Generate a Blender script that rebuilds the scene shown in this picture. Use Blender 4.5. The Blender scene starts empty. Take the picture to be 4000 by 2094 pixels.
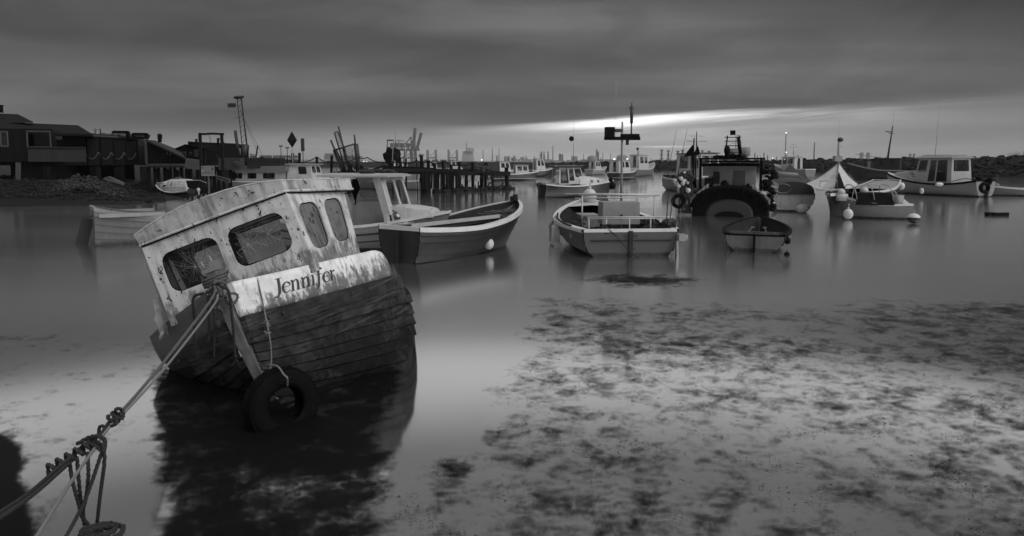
import bpy, math, random
from math import sin, cos, pi, radians, sqrt, atan2
from mathutils import Vector, Matrix, noise
from mathutils.geometry import tessellate_polygon
random.seed(7)
SC = bpy.context.scene
# ------------------------------------------------------------------ camera
H = 2.3; F = 2606.0; CX, CY = 2000.0, 880.0; PIT = radians(5.35)
cam = bpy.data.cameras.new('camera'); camo = bpy.data.objects.new('camera', cam)
SC.collection.objects.link(camo); SC.camera = camo
camo.location = (0, 0, H); camo.rotation_euler = (radians(90) - PIT, 0, 0)
cam.sensor_width = 36; cam.lens = F * 36 / 4000; cam.shift_y = -(1047 - CY) / 4000
cam.clip_start = 0.05; cam.clip_end = 20000
SC.view_settings.view_transform = 'Standard'; SC.view_settings.look = 'None'
SC.view_settings.exposure = -0.1; SC.view_settings.gamma = 1
# ------------------------------------------------------------------ node helper
class NT:
    def __init__(s, tree): s.t = tree; s.n = tree.nodes; s.l = tree.links
    def new(s, typ, **kw):
        n = s.n.new(typ)
        for k, v in kw.items(): setattr(n, k, v)
        return n
    def put(s, sock, v):
        if isinstance(v, bpy.types.NodeSocket): s.l.new(v, sock)
        elif v is not None: sock.default_value = v
    def m(s, op, a, b=None, c=None, clamp=False):
        n = s.new('ShaderNodeMath', operation=op); n.use_clamp = clamp
        s.put(n.inputs[0], a)
        if b is not None: s.put(n.inputs[1], b)
        if c is not None: s.put(n.inputs[2], c)
        return n.outputs[0]
    def step(s, x, a, b, lo=0.0, hi=1.0):
        n = s.new('ShaderNodeMapRange', interpolation_type='SMOOTHSTEP')
        s.put(n.inputs[0], x); s.put(n.inputs[1], a); s.put(n.inputs[2], b); s.put(n.inputs[3], lo); s.put(n.inputs[4], hi)
        return n.outputs[0]
    def mix(s, f, a, b):
        n = s.new('ShaderNodeMix', data_type='FLOAT'); s.put(n.inputs[0], f); s.put(n.inputs[2], a); s.put(n.inputs[3], b)
        return n.outputs[0]
    def noise(s, vec, scale, detail=4, rough=.5, dist=0):
        n = s.new('ShaderNodeTexNoise'); s.put(n.inputs['Vector'], vec); n.inputs['Scale'].default_value = scale
        n.inputs['Detail'].default_value = detail; n.inputs['Roughness'].default_value = rough; n.inputs['Distortion'].default_value = dist
        return n.outputs[0]
    def map(s, vec, sc=(1, 1, 1), loc=(0, 0, 0), rot=(0, 0, 0)):
        n = s.new('ShaderNodeMapping'); s.put(n.inputs[0], vec); n.inputs['Scale'].default_value = sc
        n.inputs['Location'].default_value = loc; n.inputs['Rotation'].default_value = rot
        return n.outputs[0]
    def grey(s, v):
        n = s.new('ShaderNodeCombineColor'); [s.put(n.inputs[i], v) for i in range(3)]; return n.outputs[0]
# ------------------------------------------------------------------ sky (overcast dusk with a bright slot over the horizon)
W = bpy.data.worlds.new('World'); SC.world = W; W.use_nodes = True
t = NT(W.node_tree); t.n.clear()
tc = t.new('ShaderNodeTexCoord').outputs['Generated']
sep = t.new('ShaderNodeSeparateXYZ'); t.l.new(tc, sep.inputs[0]); X, Y, Z = sep.outputs
hor = t.m('SQRT', t.m('ADD', t.m('MULTIPLY', X, X), t.m('MULTIPLY', Y, Y)))
w = t.m('DIVIDE', Z, t.m('MAXIMUM', hor, .001))
az = t.m('ARCTAN2', X, Y)                              # 0 straight ahead, + to the right
zz = t.m('ADD', t.m('MAXIMUM', Z, 0), .06)
cv = t.new('ShaderNodeCombineXYZ'); t.l.new(t.m('DIVIDE', X, zz), cv.inputs[0]); t.l.new(t.m('DIVIDE', Y, zz), cv.inputs[1])
plan = cv.outputs[0]
cw = t.new('ShaderNodeCombineXYZ'); t.l.new(az, cw.inputs[0]); t.l.new(w, cw.inputs[1])
aw = cw.outputs[0]
big = t.noise(t.map(plan, (.16, .32, 1), (2, 1, 0), (0, 0, -.25)), 1, 3, .45, .3)
fine = t.noise(t.map(plan, (.35, 1.1, 1), (0, 3, 0), (0, 0, -.3)), 1, 4, .5, .4)
wisp = t.noise(t.map(aw, (3.2, 42, 1), (1.3, 0, 0), (0, 0, .06)), 1, 4, .55, .6)
# upper deck brightness
azL = t.step(az, -.6, .1, .58, 1.0); azR = t.step(az, .1, .75, 1.0, .45)
up = t.m('MULTIPLY', t.m('MULTIPLY', .122, t.m('MULTIPLY', azL, azR)), t.step(big, .34, .68, .55, 1.5))
up = t.m('MULTIPLY', up, t.step(fine, .3, .7, .84, 1.16))
mot = t.noise(t.map(aw, (5, 17, 1), (0, 0, 0), (0, 0, -.5)), 1, 5, .6, .8)
up = t.m('MULTIPLY', up, t.step(mot, .3, .7, .84, 1.18))
up = t.m('MULTIPLY', up, t.mix(t.step(w, .07, .14), .95, t.mix(t.step(w, .14, .25), 1.12, .74)))
# slot edge rises to the right
edge = t.m('ADD', t.m('ADD', .058, t.m('MULTIPLY', .056, az)), t.m('MULTIPLY', t.m('SUBTRACT', wisp, .5), .012))
low = t.mix(t.step(az, -.45, .12), .18, .41)
low = t.mix(t.step(az, .2, .75), low, .155)
low = t.m('MULTIPLY', low, t.step(wisp, .3, .7, .84, 1.16))
low = t.m('MULTIPLY', low, t.mix(t.step(w, .0, .03), 1.08, 1.0))
dd = t.m('SUBTRACT', edge, w)                         # >0 below the edge
isin = t.step(dd, t.mix(t.step(az, -.25, .0), -.024, -.0015), t.m('ADD', t.mix(t.step(az, -.2, .05), .02, .006), t.m('MULTIPLY', t.step(az, .3, .65), .022)))
sky = t.mix(isin, up, low)
# glow where the low sun is behind the cloud edge
ga = t.m('DIVIDE', t.m('SUBTRACT', az, .165), .085); ge = t.m('DIVIDE', t.m('SUBTRACT', dd, t.mix(wisp, .002, .014)), .0065)
glow = t.m('EXPONENT', t.m('MULTIPLY', -1, t.m('ADD', t.m('MULTIPLY', ga, ga), t.m('MULTIPLY', ge, ge))))
ga2 = t.m('DIVIDE', t.m('SUBTRACT', az, .30), .30); ge2 = t.m('DIVIDE', t.m('SUBTRACT', dd, .012), .014)
glow2 = t.m('EXPONENT', t.m('MULTIPLY', -1, t.m('ADD', t.m('MULTIPLY', ga2, ga2), t.m('MULTIPLY', ge2, ge2))))
glow2 = t.m('MULTIPLY', glow2, t.step(wisp, .45, .68))
sky = t.m('ADD', sky, t.m('MULTIPLY', isin, t.m('ADD', t.m('MULTIPLY', glow, 1.5), t.m('MULTIPLY', glow2, .34))))
cs_ = t.new('ShaderNodeCombineXYZ'); t.l.new(az, cs_.inputs[0]); t.l.new(dd, cs_.inputs[1])
strk = t.noise(t.map(cs_.outputs[0], (5, 150, 1), (4, 0, 0)), 1, 4, .6, .5)
strk = t.m('MULTIPLY', t.step(strk, .5, .72), t.m('MULTIPLY', t.step(dd, .045, .004), t.m('MULTIPLY', t.step(az, -.1, .16), t.step(az, .62, .28))))
sky = t.m('ADD', sky, t.m('MULTIPLY', isin, t.m('MULTIPLY', strk, .45)))
ga3 = t.m('DIVIDE', t.m('SUBTRACT', az, .225), .035); ge3 = t.m('DIVIDE', t.m('SUBTRACT', w, .0232), .0011)
glow3 = t.m('EXPONENT', t.m('MULTIPLY', -1, t.m('ADD', t.m('MULTIPLY', ga3, ga3), t.m('MULTIPLY', ge3, ge3))))
sky = t.m('ADD', sky, t.m('MULTIPLY', glow3, .6))
# bright sky band added just above the view for the water; brighter overhead, behind
high = t.m('MULTIPLY', t.step(w, .245, .30), t.m('ADD', t.step(w, .31, .46, .50, .05), t.step(w, .8, 1.4, 0, .46)))
behind = t.m('MULTIPLY', t.step(Y, .25, -.6), .16)
rightb = t.m('MULTIPLY', t.m('MULTIPLY', t.step(X, .1, .9), t.step(Y, .35, -.3)), .45)
sky = t.m('ADD', sky, t.m('ADD', high, t.m('MULTIPLY', t.m('ADD', behind, rightb), t.step(w, .05, .5))))
nish = t.new('ShaderNodeTexSky', sky_type='NISHITA'); nish.sun_disc = False
KEY_EL, KEY_AZ = radians(44), radians(124)             # azimuth from +Y towards +X
nish.sun_elevation = KEY_EL; nish.sun_rotation = KEY_AZ
bw = t.new('ShaderNodeRGBToBW'); t.l.new(nish.outputs[0], bw.inputs[0])
sky = t.m('ADD', sky, t.m('MULTIPLY', bw.outputs[0], .002))
bg = t.new('ShaderNodeBackground'); t.l.new(t.grey(sky), bg.inputs[0]); bg.inputs[1].default_value = 1.0
wo = t.new('ShaderNodeOutputWorld'); t.l.new(bg.outputs[0], wo.inputs[0])
sun = bpy.data.lights.new('sun', 'SUN'); sun.energy = 2.15; sun.angle = radians(60); sun.color = (1, 1, 1)  # broad soft light added from behind right to light the boat fronts
keyo = bpy.data.objects.new('sun', sun); SC.collection.objects.link(keyo)  # the added broad light, not the low sun behind the cloud
sd = Vector((sin(KEY_AZ) * cos(KEY_EL), cos(KEY_AZ) * cos(KEY_EL), sin(KEY_EL)))
keyo.rotation_euler = sd.to_track_quat('Z', 'Y').to_euler()
# ------------------------------------------------------------------ geometry helpers
FW = Vector((0, cos(PIT), -sin(PIT))); UP = Vector((0, sin(PIT), cos(PIT)))
def ray(u, v): return FW + Vector(((u - CX) / F, 0, 0)) - UP * ((v - CY) / F)
def at(u, v, D):
    d = ray(u, v); return Vector((0, 0, H)) + d * (D / d.y)
def gp(u, v, z=0.0):
    d = ray(u, v); return Vector((0, 0, H)) + d * ((z - H) / d.z)
class MB:
    def __init__(s): s.v = []; s.f = []; s.sm = []
    def add(s, vs, fs, smooth=False):
        o = len(s.v); s.v += [tuple(p) for p in vs]; s.f += [tuple(i + o for i in f) for f in fs]; s.sm += [smooth] * len(fs); return s
    def box(s, c, d, rot=None, taper=1.0):
        c = Vector(c); h = Vector(d) / 2; vs = []
        for z in (-1, 1):
            k = taper if z > 0 else 1
            for x, y in ((-1, -1), (1, -1), (1, 1), (-1, 1)):
                p = Vector((x * h.x * k, y * h.y * k, z * h.z))
                if rot is not None: p = rot @ p
                vs.append(c + p)
        return s.add(vs, [(3, 2, 1, 0), (4, 5, 6, 7), (0, 1, 5, 4), (1, 2, 6, 5), (2, 3, 7, 6), (3, 0, 4, 7)])
    def beam(s, a, b, w, h=None, up=(0, 0, 1)):
        a = Vector(a); b = Vector(b); h = h or w; d = (b - a); L = d.length; d.normalize()
        sd_ = d.cross(Vector(up))
        if sd_.length < 1e-4: sd_ = d.cross(Vector((1, 0, 0)))
        sd_.normalize(); u = sd_.cross(d)
        vs = [p + sd_ * (i * w / 2) + u * (j * h / 2) for p in (a, b) for i, j in ((-1, -1), (1, -1), (1, 1), (-1, 1))]
        return s.add(vs, [(3, 2, 1, 0), (4, 5, 6, 7), (0, 1, 5, 4), (1, 2, 6, 5), (2, 3, 7, 6), (3, 0, 4, 7)])
    def tube(s, pts, r, n=8, cap=True, closed=False, phase=0):
        pts = [Vector(p) for p in pts]; m = len(pts); rs = r if isinstance(r, (list, tuple)) else [r] * m
        ring = []; ref = Vector((.13, .21, .97))
        for i, p in enumerate(pts):
            if closed: d = pts[(i + 1) % m] - pts[i - 1]
            else: d = pts[min(i + 1, m - 1)] - pts[max(i - 1, 0)]
            if d.length < 1e-9: d = Vector((0, 0, 1))
            d.normalize(); a = d.cross(ref)
            if a.length < 1e-3: a = d.cross(Vector((1, 0, 0)))
            a.normalize(); b = d.cross(a); ref = a.cross(d) if False else ref
            ring.append([p + a * (cos(2 * pi * k / n + phase) * rs[i]) + b * (sin(2 * pi * k / n + phase) * rs[i]) for k in range(n)])
        vs = [q for R_ in ring for q in R_]; fs = []
        for i in range(m if closed else m - 1):
            j = (i + 1) % m
            for k in range(n): fs.append((i * n + k, i * n + (k + 1) % n, j * n + (k + 1) % n, j * n + k))
        if cap and not closed: fs += [tuple(range(n))[::-1], tuple((m - 1) * n + k for k in range(n))]
        return s.add(vs, fs, n > 4)
    def cyl(s, a, b, r0, r1=None, n=12): return s.tube([a, b], [r0, r0 if r1 is None else r1], n)
    def sphere(s, c, r, n=16, m=10, sc=(1, 1, 1), rot=None):
        vs = []; fs = []; c = Vector(c)
        for j in range(m + 1):
            th = pi * j / m
            for i in range(n):
                a = 2 * pi * i / n; p = Vector((sin(th) * cos(a) * r * sc[0], sin(th) * sin(a) * r * sc[1], cos(th) * r * sc[2]))
                if rot is not None: p = rot @ p
                vs.append(c + p)
        for j in range(m):
            for i in range(n): fs.append((j * n + i, (j + 1) * n + i, (j + 1) * n + (i + 1) % n, j * n + (i + 1) % n))
        return s.add(vs, fs, True)
    def grid(s, rows, smooth=True, closed=False):
        m = len(rows[0]); vs = [p for r in rows for p in r]; fs = []
        for i in range(len(rows) - 1):
            for j in range(m if closed else m - 1): k = (j + 1) % m; fs.append((i * m + j, i * m + k, (i + 1) * m + k, (i + 1) * m + j))
        return s.add(vs, fs, smooth)
    def poly(s, pts, th=None):
        pts = [Vector(p) for p in pts]; n = len(pts)
        if th is None: return s.add(pts, [tuple(range(n))])
        th = Vector(th); q = [p + th for p in pts]
        return s.add(pts + q, [tuple(range(n))[::-1], tuple(range(n, 2 * n))] + [(i, (i + 1) % n, n + (i + 1) % n, n + i) for i in range(n)])
    def rock(s, c, r, seed, flat=.7, sub=1):
        c = Vector(c); n, m = (7, 5) if sub == 1 else (10, 7); vs = []; fs = []; rr = random.Random(seed)
        ax = [rr.uniform(.7, 1.3) for _ in range(3)]; rz = rr.uniform(0, 6.28)
        for j in range(m + 1):
            th = pi * j / m
            for i in range(n):
                a = 2 * pi * i / n; k = r * rr.uniform(.75, 1.15)
                if j in (0, m): k = r * .8
                x, y, z = sin(th) * cos(a) * k * ax[0], sin(th) * sin(a) * k * ax[1], cos(th) * k * flat * ax[2]
                vs.append(c + Vector((x * cos(rz) - y * sin(rz), x * sin(rz) + y * cos(rz), z)))
        for j in range(m):
            for i in range(n): fs.append((j * n + i, (j + 1) * n + i, (j + 1) * n + (i + 1) % n, j * n + (i + 1) % n))
        return s.add(vs, fs, False)
    def wall(s, quad, holes=(), th=.04, r=.25, inward=None):
        """quad a,b,c,d = bottom-left, bottom-right, top-right, top-left; holes (u0,v0,u1,v1[,shear]) -> loops"""
        a, b, c, d = [Vector(p) for p in quad]; Wd = ((b - a).length + (c - d).length) / 2; Ht = ((d - a).length + (c - b).length) / 2
        nrm = (b - a).cross(d - a).normalized() * th * (inward or 1)
        def P(u, v): return (a * (1 - u) + b * u) * (1 - v) + (d * (1 - u) + c * u) * v
        outer = [(0, 0), (.5, 0), (1, 0), (1, .5), (1, 1), (.5, 1), (0, 1), (0, .5)]; loops = [outer]
        for h in holes:
            u0, v0, u1, v1 = h[:4]; rr = (h[4] if len(h) > 4 else r) * min((u1 - u0) * Wd, (v1 - v0) * Ht); L = []
            for cu, cv_, a0 in ((u1, v1, 0), (u0, v1, 90), (u0, v0, 180), (u1, v0, 270)):
                ru, rv = rr / Wd, rr / Ht
                for k in range(5):
                    an = radians(a0 + k * 22.5); su = -1 if cu == u1 else 1; sv = -1 if cv_ == v1 else 1
                    L.append((cu + su * ru + cos(an) * ru, cv_ + sv * rv + sin(an) * rv))
            loops.append(L)
        flat = [p for L in loops for p in L]
        tri = tessellate_polygon([[Vector((p[0] * Wd, p[1] * Ht, 0)) for p in L] for L in loops])
        n = len(flat); pts = [P(*p) for p in flat]
        fs = [tuple(x) for x in tri] + [tuple(i + n for i in x[::-1]) for x in tri]
        o = 0
        for L in loops:
            m = len(L); fs += [(o + i, o + (i + 1) % m, n + o + (i + 1) % m, n + o + i) for i in range(m)]; o += m
        s.add(pts + [p - nrm for p in pts], fs)
        return [[P(*p) - nrm * .5 for p in L] for L in loops[1:]]
    def build(s, name, mat_, parent=None, recalc=True):
        me = bpy.data.meshes.new(name); me.from_pydata(s.v, [], s.f); me.update()
        if recalc:
            import bmesh
            bm = bmesh.new(); bm.from_mesh(me); bmesh.ops.recalc_face_normals(bm, faces=bm.faces); bm.to_mesh(me); bm.free()
        if len(me.polygons) == len(s.sm): me.polygons.foreach_set('use_smooth', s.sm)
        me.materials.append(mat_); o = bpy.data.objects.new(name, me); SC.collection.objects.link(o)
        if parent is not None: o.parent = parent
        return o
def tag(o, label=None, cat=None, group=None, kind=None):
    if label: o['label'] = label
    if cat: o['category'] = cat
    if group: o['group'] = group
    if kind: o['kind'] = kind
    return o
def empty(name, loc, rz=0, label=None, cat=None, group=None, mtx=None):
    o = bpy.data.objects.new(name, None); SC.collection.objects.link(o); o.empty_display_size = .2
    if mtx is not None: o.matrix_world = mtx
    else: o.location = loc; o.rotation_euler = (0, 0, rz)
    return tag(o, label, cat, group)
def smoothpath(pts, k=6):
    pts = [Vector(p) for p in pts]; P = [pts[0] * 2 - pts[1]] + pts + [pts[-1] * 2 - pts[-2]]; out = []
    for i in range(1, len(P) - 2):
        a, b, c, d = P[i - 1:i + 3]
        for j in range(k):
            u = j / k; out.append(.5 * ((2 * b) + (c - a) * u + (2 * a - 5 * b + 4 * c - d) * u * u + (3 * b - a - 3 * c + d) * u ** 3))
    out.append(pts[-1]); return out
def rope(mb, pts, r, smooth=6, strands=3, pitch=None):
    """laid rope: three strands twisted round the path"""
    P = smoothpath(pts, smooth) if smooth else [Vector(p) for p in pts]; pitch = pitch or r * 7
    step = pitch / 7; Q = []; dist = 0
    for a, b in zip(P, P[1:]):
        L = (b - a).length; n = max(1, int(L / step))
        for i in range(n): Q.append(a.lerp(b, i / n))
    Q.append(P[-1]); ln = [0]
    for a, b in zip(Q, Q[1:]): ln.append(ln[-1] + (b - a).length)
    for s_ in range(strands):
        R_ = []
        for i, p in enumerate(Q):
            d = (Q[min(i + 1, len(Q) - 1)] - Q[max(i - 1, 0)]).normalized(); a = d.cross(Vector((.13, .21, .97))).normalized(); b = d.cross(a)
            an = 2 * pi * (ln[i] / pitch + s_ / strands); R_.append(p + (a * cos(an) + b * sin(an)) * r * .48)
        mb.tube(R_, r * .56, 5)
    return mb
def catenary(a, b, sag, n=12):
    a = Vector(a); b = Vector(b); return [a.lerp(b, i / n) - Vector((0, 0, sag * 4 * (i / n) * (1 - i / n))) for i in range(n + 1)]
def rope_thing(name, pts, r, mat_, label, laid=False, group=None):
    mb = MB(); rope(mb, pts, r) if laid else mb.tube(pts, r, 6)
    return tag(mb.build(name, mat_), label, 'rope', group)
# ------------------------------------------------------------------ materials (all neutral greys: the photograph is monochrome)
def mat(name, col, rough=.6, dirt=.35, scale=4, dcol=None, low=None, split=0, stripe=None, metal=0, streak=0, bump=.15, chips=0, grime=None, wood=None, spec=.5, wear=None):
    m = bpy.data.materials.new(name); m.use_nodes = True; t = NT(m.node_tree); b = t.n['Principled BSDF']
    co = t.new('ShaderNodeTexCoord').outputs['Object']; se = t.new('ShaderNodeSeparateXYZ'); t.l.new(co, se.inputs[0])
    c = col
    if low is not None: c = t.mix(t.m('LESS_THAN', t.m('ADD', se.outputs[2], t.m('MULTIPLY', t.m('SUBTRACT', t.noise(co, 6), .5), .03)), split), c, low)
    if stripe: c = t.mix(t.m('MULTIPLY', t.m('GREATER_THAN', se.outputs[2], stripe[0]), t.m('LESS_THAN', se.outputs[2], stripe[1])), c, stripe[2])
    n1 = t.noise(co, scale, 6, .62); dc = dcol if dcol is not None else col * .35
    if wood:
        vec = t.map(co, wood); g = t.noise(vec, 1, 5, .6, .4); c = t.m('MULTIPLY', c, t.step(g, .25, .75, .55, 1.35))
    if dirt: c = t.mix(t.m('MULTIPLY', t.step(n1, .42, .72), dirt), c, dc)
    if streak:
        n2 = t.noise(t.map(co, (9, 9, .9)), 1, 5, .65); c = t.mix(t.m('MULTIPLY', t.step(n2, .48, .7), streak), c, dc)
    if grime:   # wear rising from the foot of the panel: (z_low, z_high, amount)
        n3 = t.noise(t.map(co, (26, 26, 8)), 1, 6, .7); n4 = t.noise(co, 5, 3); zz_ = t.step(se.outputs[2], grime[1], grime[0])
        f = t.step(t.m('ADD', n3, t.m('ADD', t.m('MULTIPLY', zz_, .34), t.m('MULTIPLY', t.m('SUBTRACT', n4, .5), .6))), .62, .84)
        c = t.mix(t.m('MULTIPLY', f, grime[2]), c, dc)
    if wear:    # pale scuffs along the boards: (value, amount, z_from)
        n7 = t.noise(t.map(co, (1.1, 1.1, 34)), 1, 6, .7, .2); n8 = t.noise(co, 2.6, 3); c = t.mix(t.m('MULTIPLY', t.m('MULTIPLY', t.step(t.m('ADD', n7, t.m('MULTIPLY', t.m('SUBTRACT', n8, .5), .7)), .5, .72), wear[1]), t.step(se.outputs[2], wear[2], wear[2] + .5)), c, wear[0])
    if chips:
        n5 = t.noise(t.map(co, (1, 1, .7)), 17, 3, .6, .3); c = t.mix(t.step(n5, .70 - .06 * chips, .73 - .06 * chips), c, dc * .3)
        n6 = t.noise(co, 70, 2, .5); c = t.mix(t.m('MULTIPLY', t.step(n6, .66, .72), .8), c, dc * .5)
    t.put(b.inputs['Base Color'], t.grey(c)); b.inputs['Roughness'].default_value = rough; b.inputs['Metallic'].default_value = metal
    b.inputs['Specular IOR Level'].default_value = spec
    if bump:
        bp = t.new('ShaderNodeBump'); bp.inputs['Strength'].default_value = bump; bp.inputs['Distance'].default_value = .02
        t.l.new(t.noise(t.map(co, wood) if wood else co, 1 if wood else scale * 6, 5, .6), bp.inputs['Height']); t.l.new(bp.outputs[0], b.inputs['Normal'])
    return m
M = {}
M['white'] = mat('white_paint', .34, .45, .4, 2.5, .22, streak=.3)
M['white_clean'] = mat('white_gelcoat', .44, .35, .35, 2, .16, streak=.15)
M['grey'] = mat('grey_paint', .13, .5, .4, 3, .1, streak=.25)
M['lgrey'] = mat('light_grey_paint', .24, .5, .4, 3, .15, streak=.3)
M['dark'] = mat('dark_paint', .016, .5, .4, 3, .035, spec=.3)
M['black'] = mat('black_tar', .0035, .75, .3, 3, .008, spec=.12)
M['rubber'] = mat('black_rubber', .0035, .75, .4, 8, .008, spec=.08, bump=.5)
M['wood'] = mat('weathered_wood', .06, .75, .35, 3, .04, wood=(14, 14, 1.2), bump=.4)
M['woodx'] = mat('weathered_plank', .06, .75, .35, 3, .05, wood=(1.2, 14, 14), bump=.4)
M['blackwood'] = mat('tarred_wood', .0045, .85, .4, 3, .009, spec=.2, wood=(10, 10, 1.5), bump=.4)
M['metal'] = mat('galvanised_steel', .32, .4, .4, 6, .14, metal=.6)
M['darkmetal'] = mat('rusted_steel', .03, .6, .5, 6, .07, metal=.2)
M['rope'] = mat('rope_fibre', .09, .9, .5, 30, .05, bump=.3)
M['ropedark'] = mat('wet_rope', .016, .8, .5, 30, .012, bump=.3)
M['ropelight'] = mat('pale_rope', .15, .85, .4, 30, .15, bump=.3)
M['net'] = mat('fishing_net', .022, .9, .6, 18, .015, bump=.5)
M['canvas'] = mat('grey_canvas', .10, .8, .4, 2, .05, streak=.3)
M['canvaslight'] = mat('pale_canvas', .42, .8, .5, 2, .2, streak=.4)
M['buoy'] = mat('pale_buoy_plastic', .48, .4, .4, 5, .3)
M['orange'] = mat('faded_buoy_plastic', .33, .4, .4, 5, .2)
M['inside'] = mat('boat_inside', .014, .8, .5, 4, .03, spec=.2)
M['far'] = mat('distant_concrete', .16, .8, .3, .05, .08, bump=0)
M['farsteel'] = mat('distant_steel', .07, .7, .3, .1, .05, bump=0)
M['rock'] = mat('dark_rock', .009, .8, .7, 2.2, .003, bump=.6, spec=.25)
M['rockpale'] = mat('pale_rubble', .018, .75, .7, 2.2, .008, bump=.6)
M['mud'] = mat('wet_mud', .004, .6, .6, .8, .002, bump=.5, spec=.2)
M['pane'] = None
def glassmat(name, alpha=.45, tint=.02, dust=0, cracks=0):
    m = bpy.data.materials.new(name); m.use_nodes = True; t = NT(m.node_tree); t.n.clear()
    o = t.new('ShaderNodeOutputMaterial'); tr = t.new('ShaderNodeBsdfTransparent'); tr.inputs[0].default_value = (.8, .8, .8, 1)
    gl = t.new('ShaderNodeBsdfGlossy'); gl.inputs['Roughness'].default_value = .08; gl.inputs[0].default_value = (.5, .5, .5, 1)
    df = t.new('ShaderNodeBsdfDiffuse'); df.inputs[0].default_value = (tint, tint, tint, 1)
    mx = t.new('ShaderNodeMixShader'); mx.inputs[0].default_value = .35; t.l.new(df.outputs[0], mx.inputs[1]); t.l.new(gl.outputs[0], mx.inputs[2])
    m2 = t.new('ShaderNodeMixShader'); f = 1 - alpha
    co = t.new('ShaderNodeTexCoord').outputs['Object']
    if dust: f = t.m('ADD', f, t.m('MULTIPLY', t.step(t.noise(co, 5, 5, .6), .4, .75), dust), clamp=True)
    t.put(m2.inputs[0], f); t.l.new(tr.outputs[0], m2.inputs[1]); t.l.new(mx.outputs[0], m2.inputs[2]); t.l.new(m2.outputs[0], o.inputs[0])
    return m
M['pane'] = glassmat('window_glass', .72)
M['panedark'] = glassmat('dark_window_glass', .12, .015)
M['dusty'] = glassmat('dusty_broken_glass', .86, .05, .18)
# ------------------------------------------------------------------ water and weed
def water_mat():
    m = bpy.data.materials.new('still_harbour_water'); m.use_nodes = True; t = NT(m.node_tree); b = t.n['Principled BSDF']
    co = t.new('ShaderNodeTexCoord').outputs['Object']
    b.inputs['Base Color'].default_value = (.70, .70, .70, 1); b.inputs['Metallic'].default_value = .97
    se = t.new('ShaderNodeSeparateXYZ'); t.l.new(co, se.inputs[0])
    r = t.m('ADD', t.step(t.noise(t.map(co, (.08, .25, 1)), 1, 3), .3, .7, -.012, .012), t.mix(t.step(se.outputs[1], 22, 60), t.step(se.outputs[1], 6.5, 12, .09, .165), .11)); t.put(b.inputs['Roughness'], r)   # calm between the weed, rougher further out
    return m
M['water'] = water_mat()
tag(MB().add([(-4500, -60, 0), (4500, -60, 0), (4500, 6500, 0), (-4500, 6500, 0)], [(0, 1, 2, 3)]).build('water', M['water']), kind='structure')
def weed_reflection_density(x, y):
    """floating weed and painted boat reflection by place on the water (world metres)"""
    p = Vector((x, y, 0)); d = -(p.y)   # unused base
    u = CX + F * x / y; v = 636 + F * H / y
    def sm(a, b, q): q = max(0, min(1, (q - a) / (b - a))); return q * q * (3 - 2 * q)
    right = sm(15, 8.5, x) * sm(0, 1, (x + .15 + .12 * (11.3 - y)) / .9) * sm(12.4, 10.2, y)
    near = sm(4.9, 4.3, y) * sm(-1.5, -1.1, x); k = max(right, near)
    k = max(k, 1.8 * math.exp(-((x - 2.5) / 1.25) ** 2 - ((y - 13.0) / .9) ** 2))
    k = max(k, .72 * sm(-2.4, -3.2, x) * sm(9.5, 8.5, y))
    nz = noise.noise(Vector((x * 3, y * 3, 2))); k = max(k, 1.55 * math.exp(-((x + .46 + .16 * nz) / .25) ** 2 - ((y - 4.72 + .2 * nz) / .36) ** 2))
    k = max(k, 2.8 * sm(0, .35, -2.95 - .8 * (y - 4.1) - x) * sm(5.7, 5.2, y))  # dense dark patch filling the near left corner
    k = max(k, 1.62 * sm(8.0, 7.0, y) * sm(-.12, .22, x - (-2.36 - .555 * (y - 4.1))) * sm(.20, -.22, x + 1.10 - .32 * sm(5.6, 4.6, y)))  # dark boat reflection painted as dense weed, cut to its outline
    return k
def weed_reflection_mat():
    m = bpy.data.materials.new('weed_and_reflection'); m.use_nodes = True; t = NT(m.node_tree); t.n.clear()
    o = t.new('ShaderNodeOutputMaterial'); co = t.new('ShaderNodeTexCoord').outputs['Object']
    at_ = t.new('ShaderNodeAttribute'); at_.attribute_name = 'weed_reflection_amount'; D = at_.outputs['Fac']
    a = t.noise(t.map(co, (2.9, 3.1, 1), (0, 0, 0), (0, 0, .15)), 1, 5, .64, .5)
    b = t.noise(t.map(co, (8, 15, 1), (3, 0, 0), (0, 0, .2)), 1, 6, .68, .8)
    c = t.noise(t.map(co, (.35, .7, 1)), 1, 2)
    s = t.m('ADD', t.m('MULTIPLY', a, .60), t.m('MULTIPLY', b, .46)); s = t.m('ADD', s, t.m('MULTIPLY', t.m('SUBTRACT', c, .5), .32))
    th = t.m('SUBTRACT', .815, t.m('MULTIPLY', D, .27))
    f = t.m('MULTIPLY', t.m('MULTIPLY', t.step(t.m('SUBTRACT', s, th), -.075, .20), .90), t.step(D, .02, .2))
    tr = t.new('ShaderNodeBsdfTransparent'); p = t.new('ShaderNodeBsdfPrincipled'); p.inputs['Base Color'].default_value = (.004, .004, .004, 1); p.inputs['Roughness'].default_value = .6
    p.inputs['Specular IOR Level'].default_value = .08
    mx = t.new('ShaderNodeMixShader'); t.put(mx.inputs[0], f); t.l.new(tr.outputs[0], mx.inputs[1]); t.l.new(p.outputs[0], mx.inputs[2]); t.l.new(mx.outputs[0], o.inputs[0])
    return m
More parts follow.
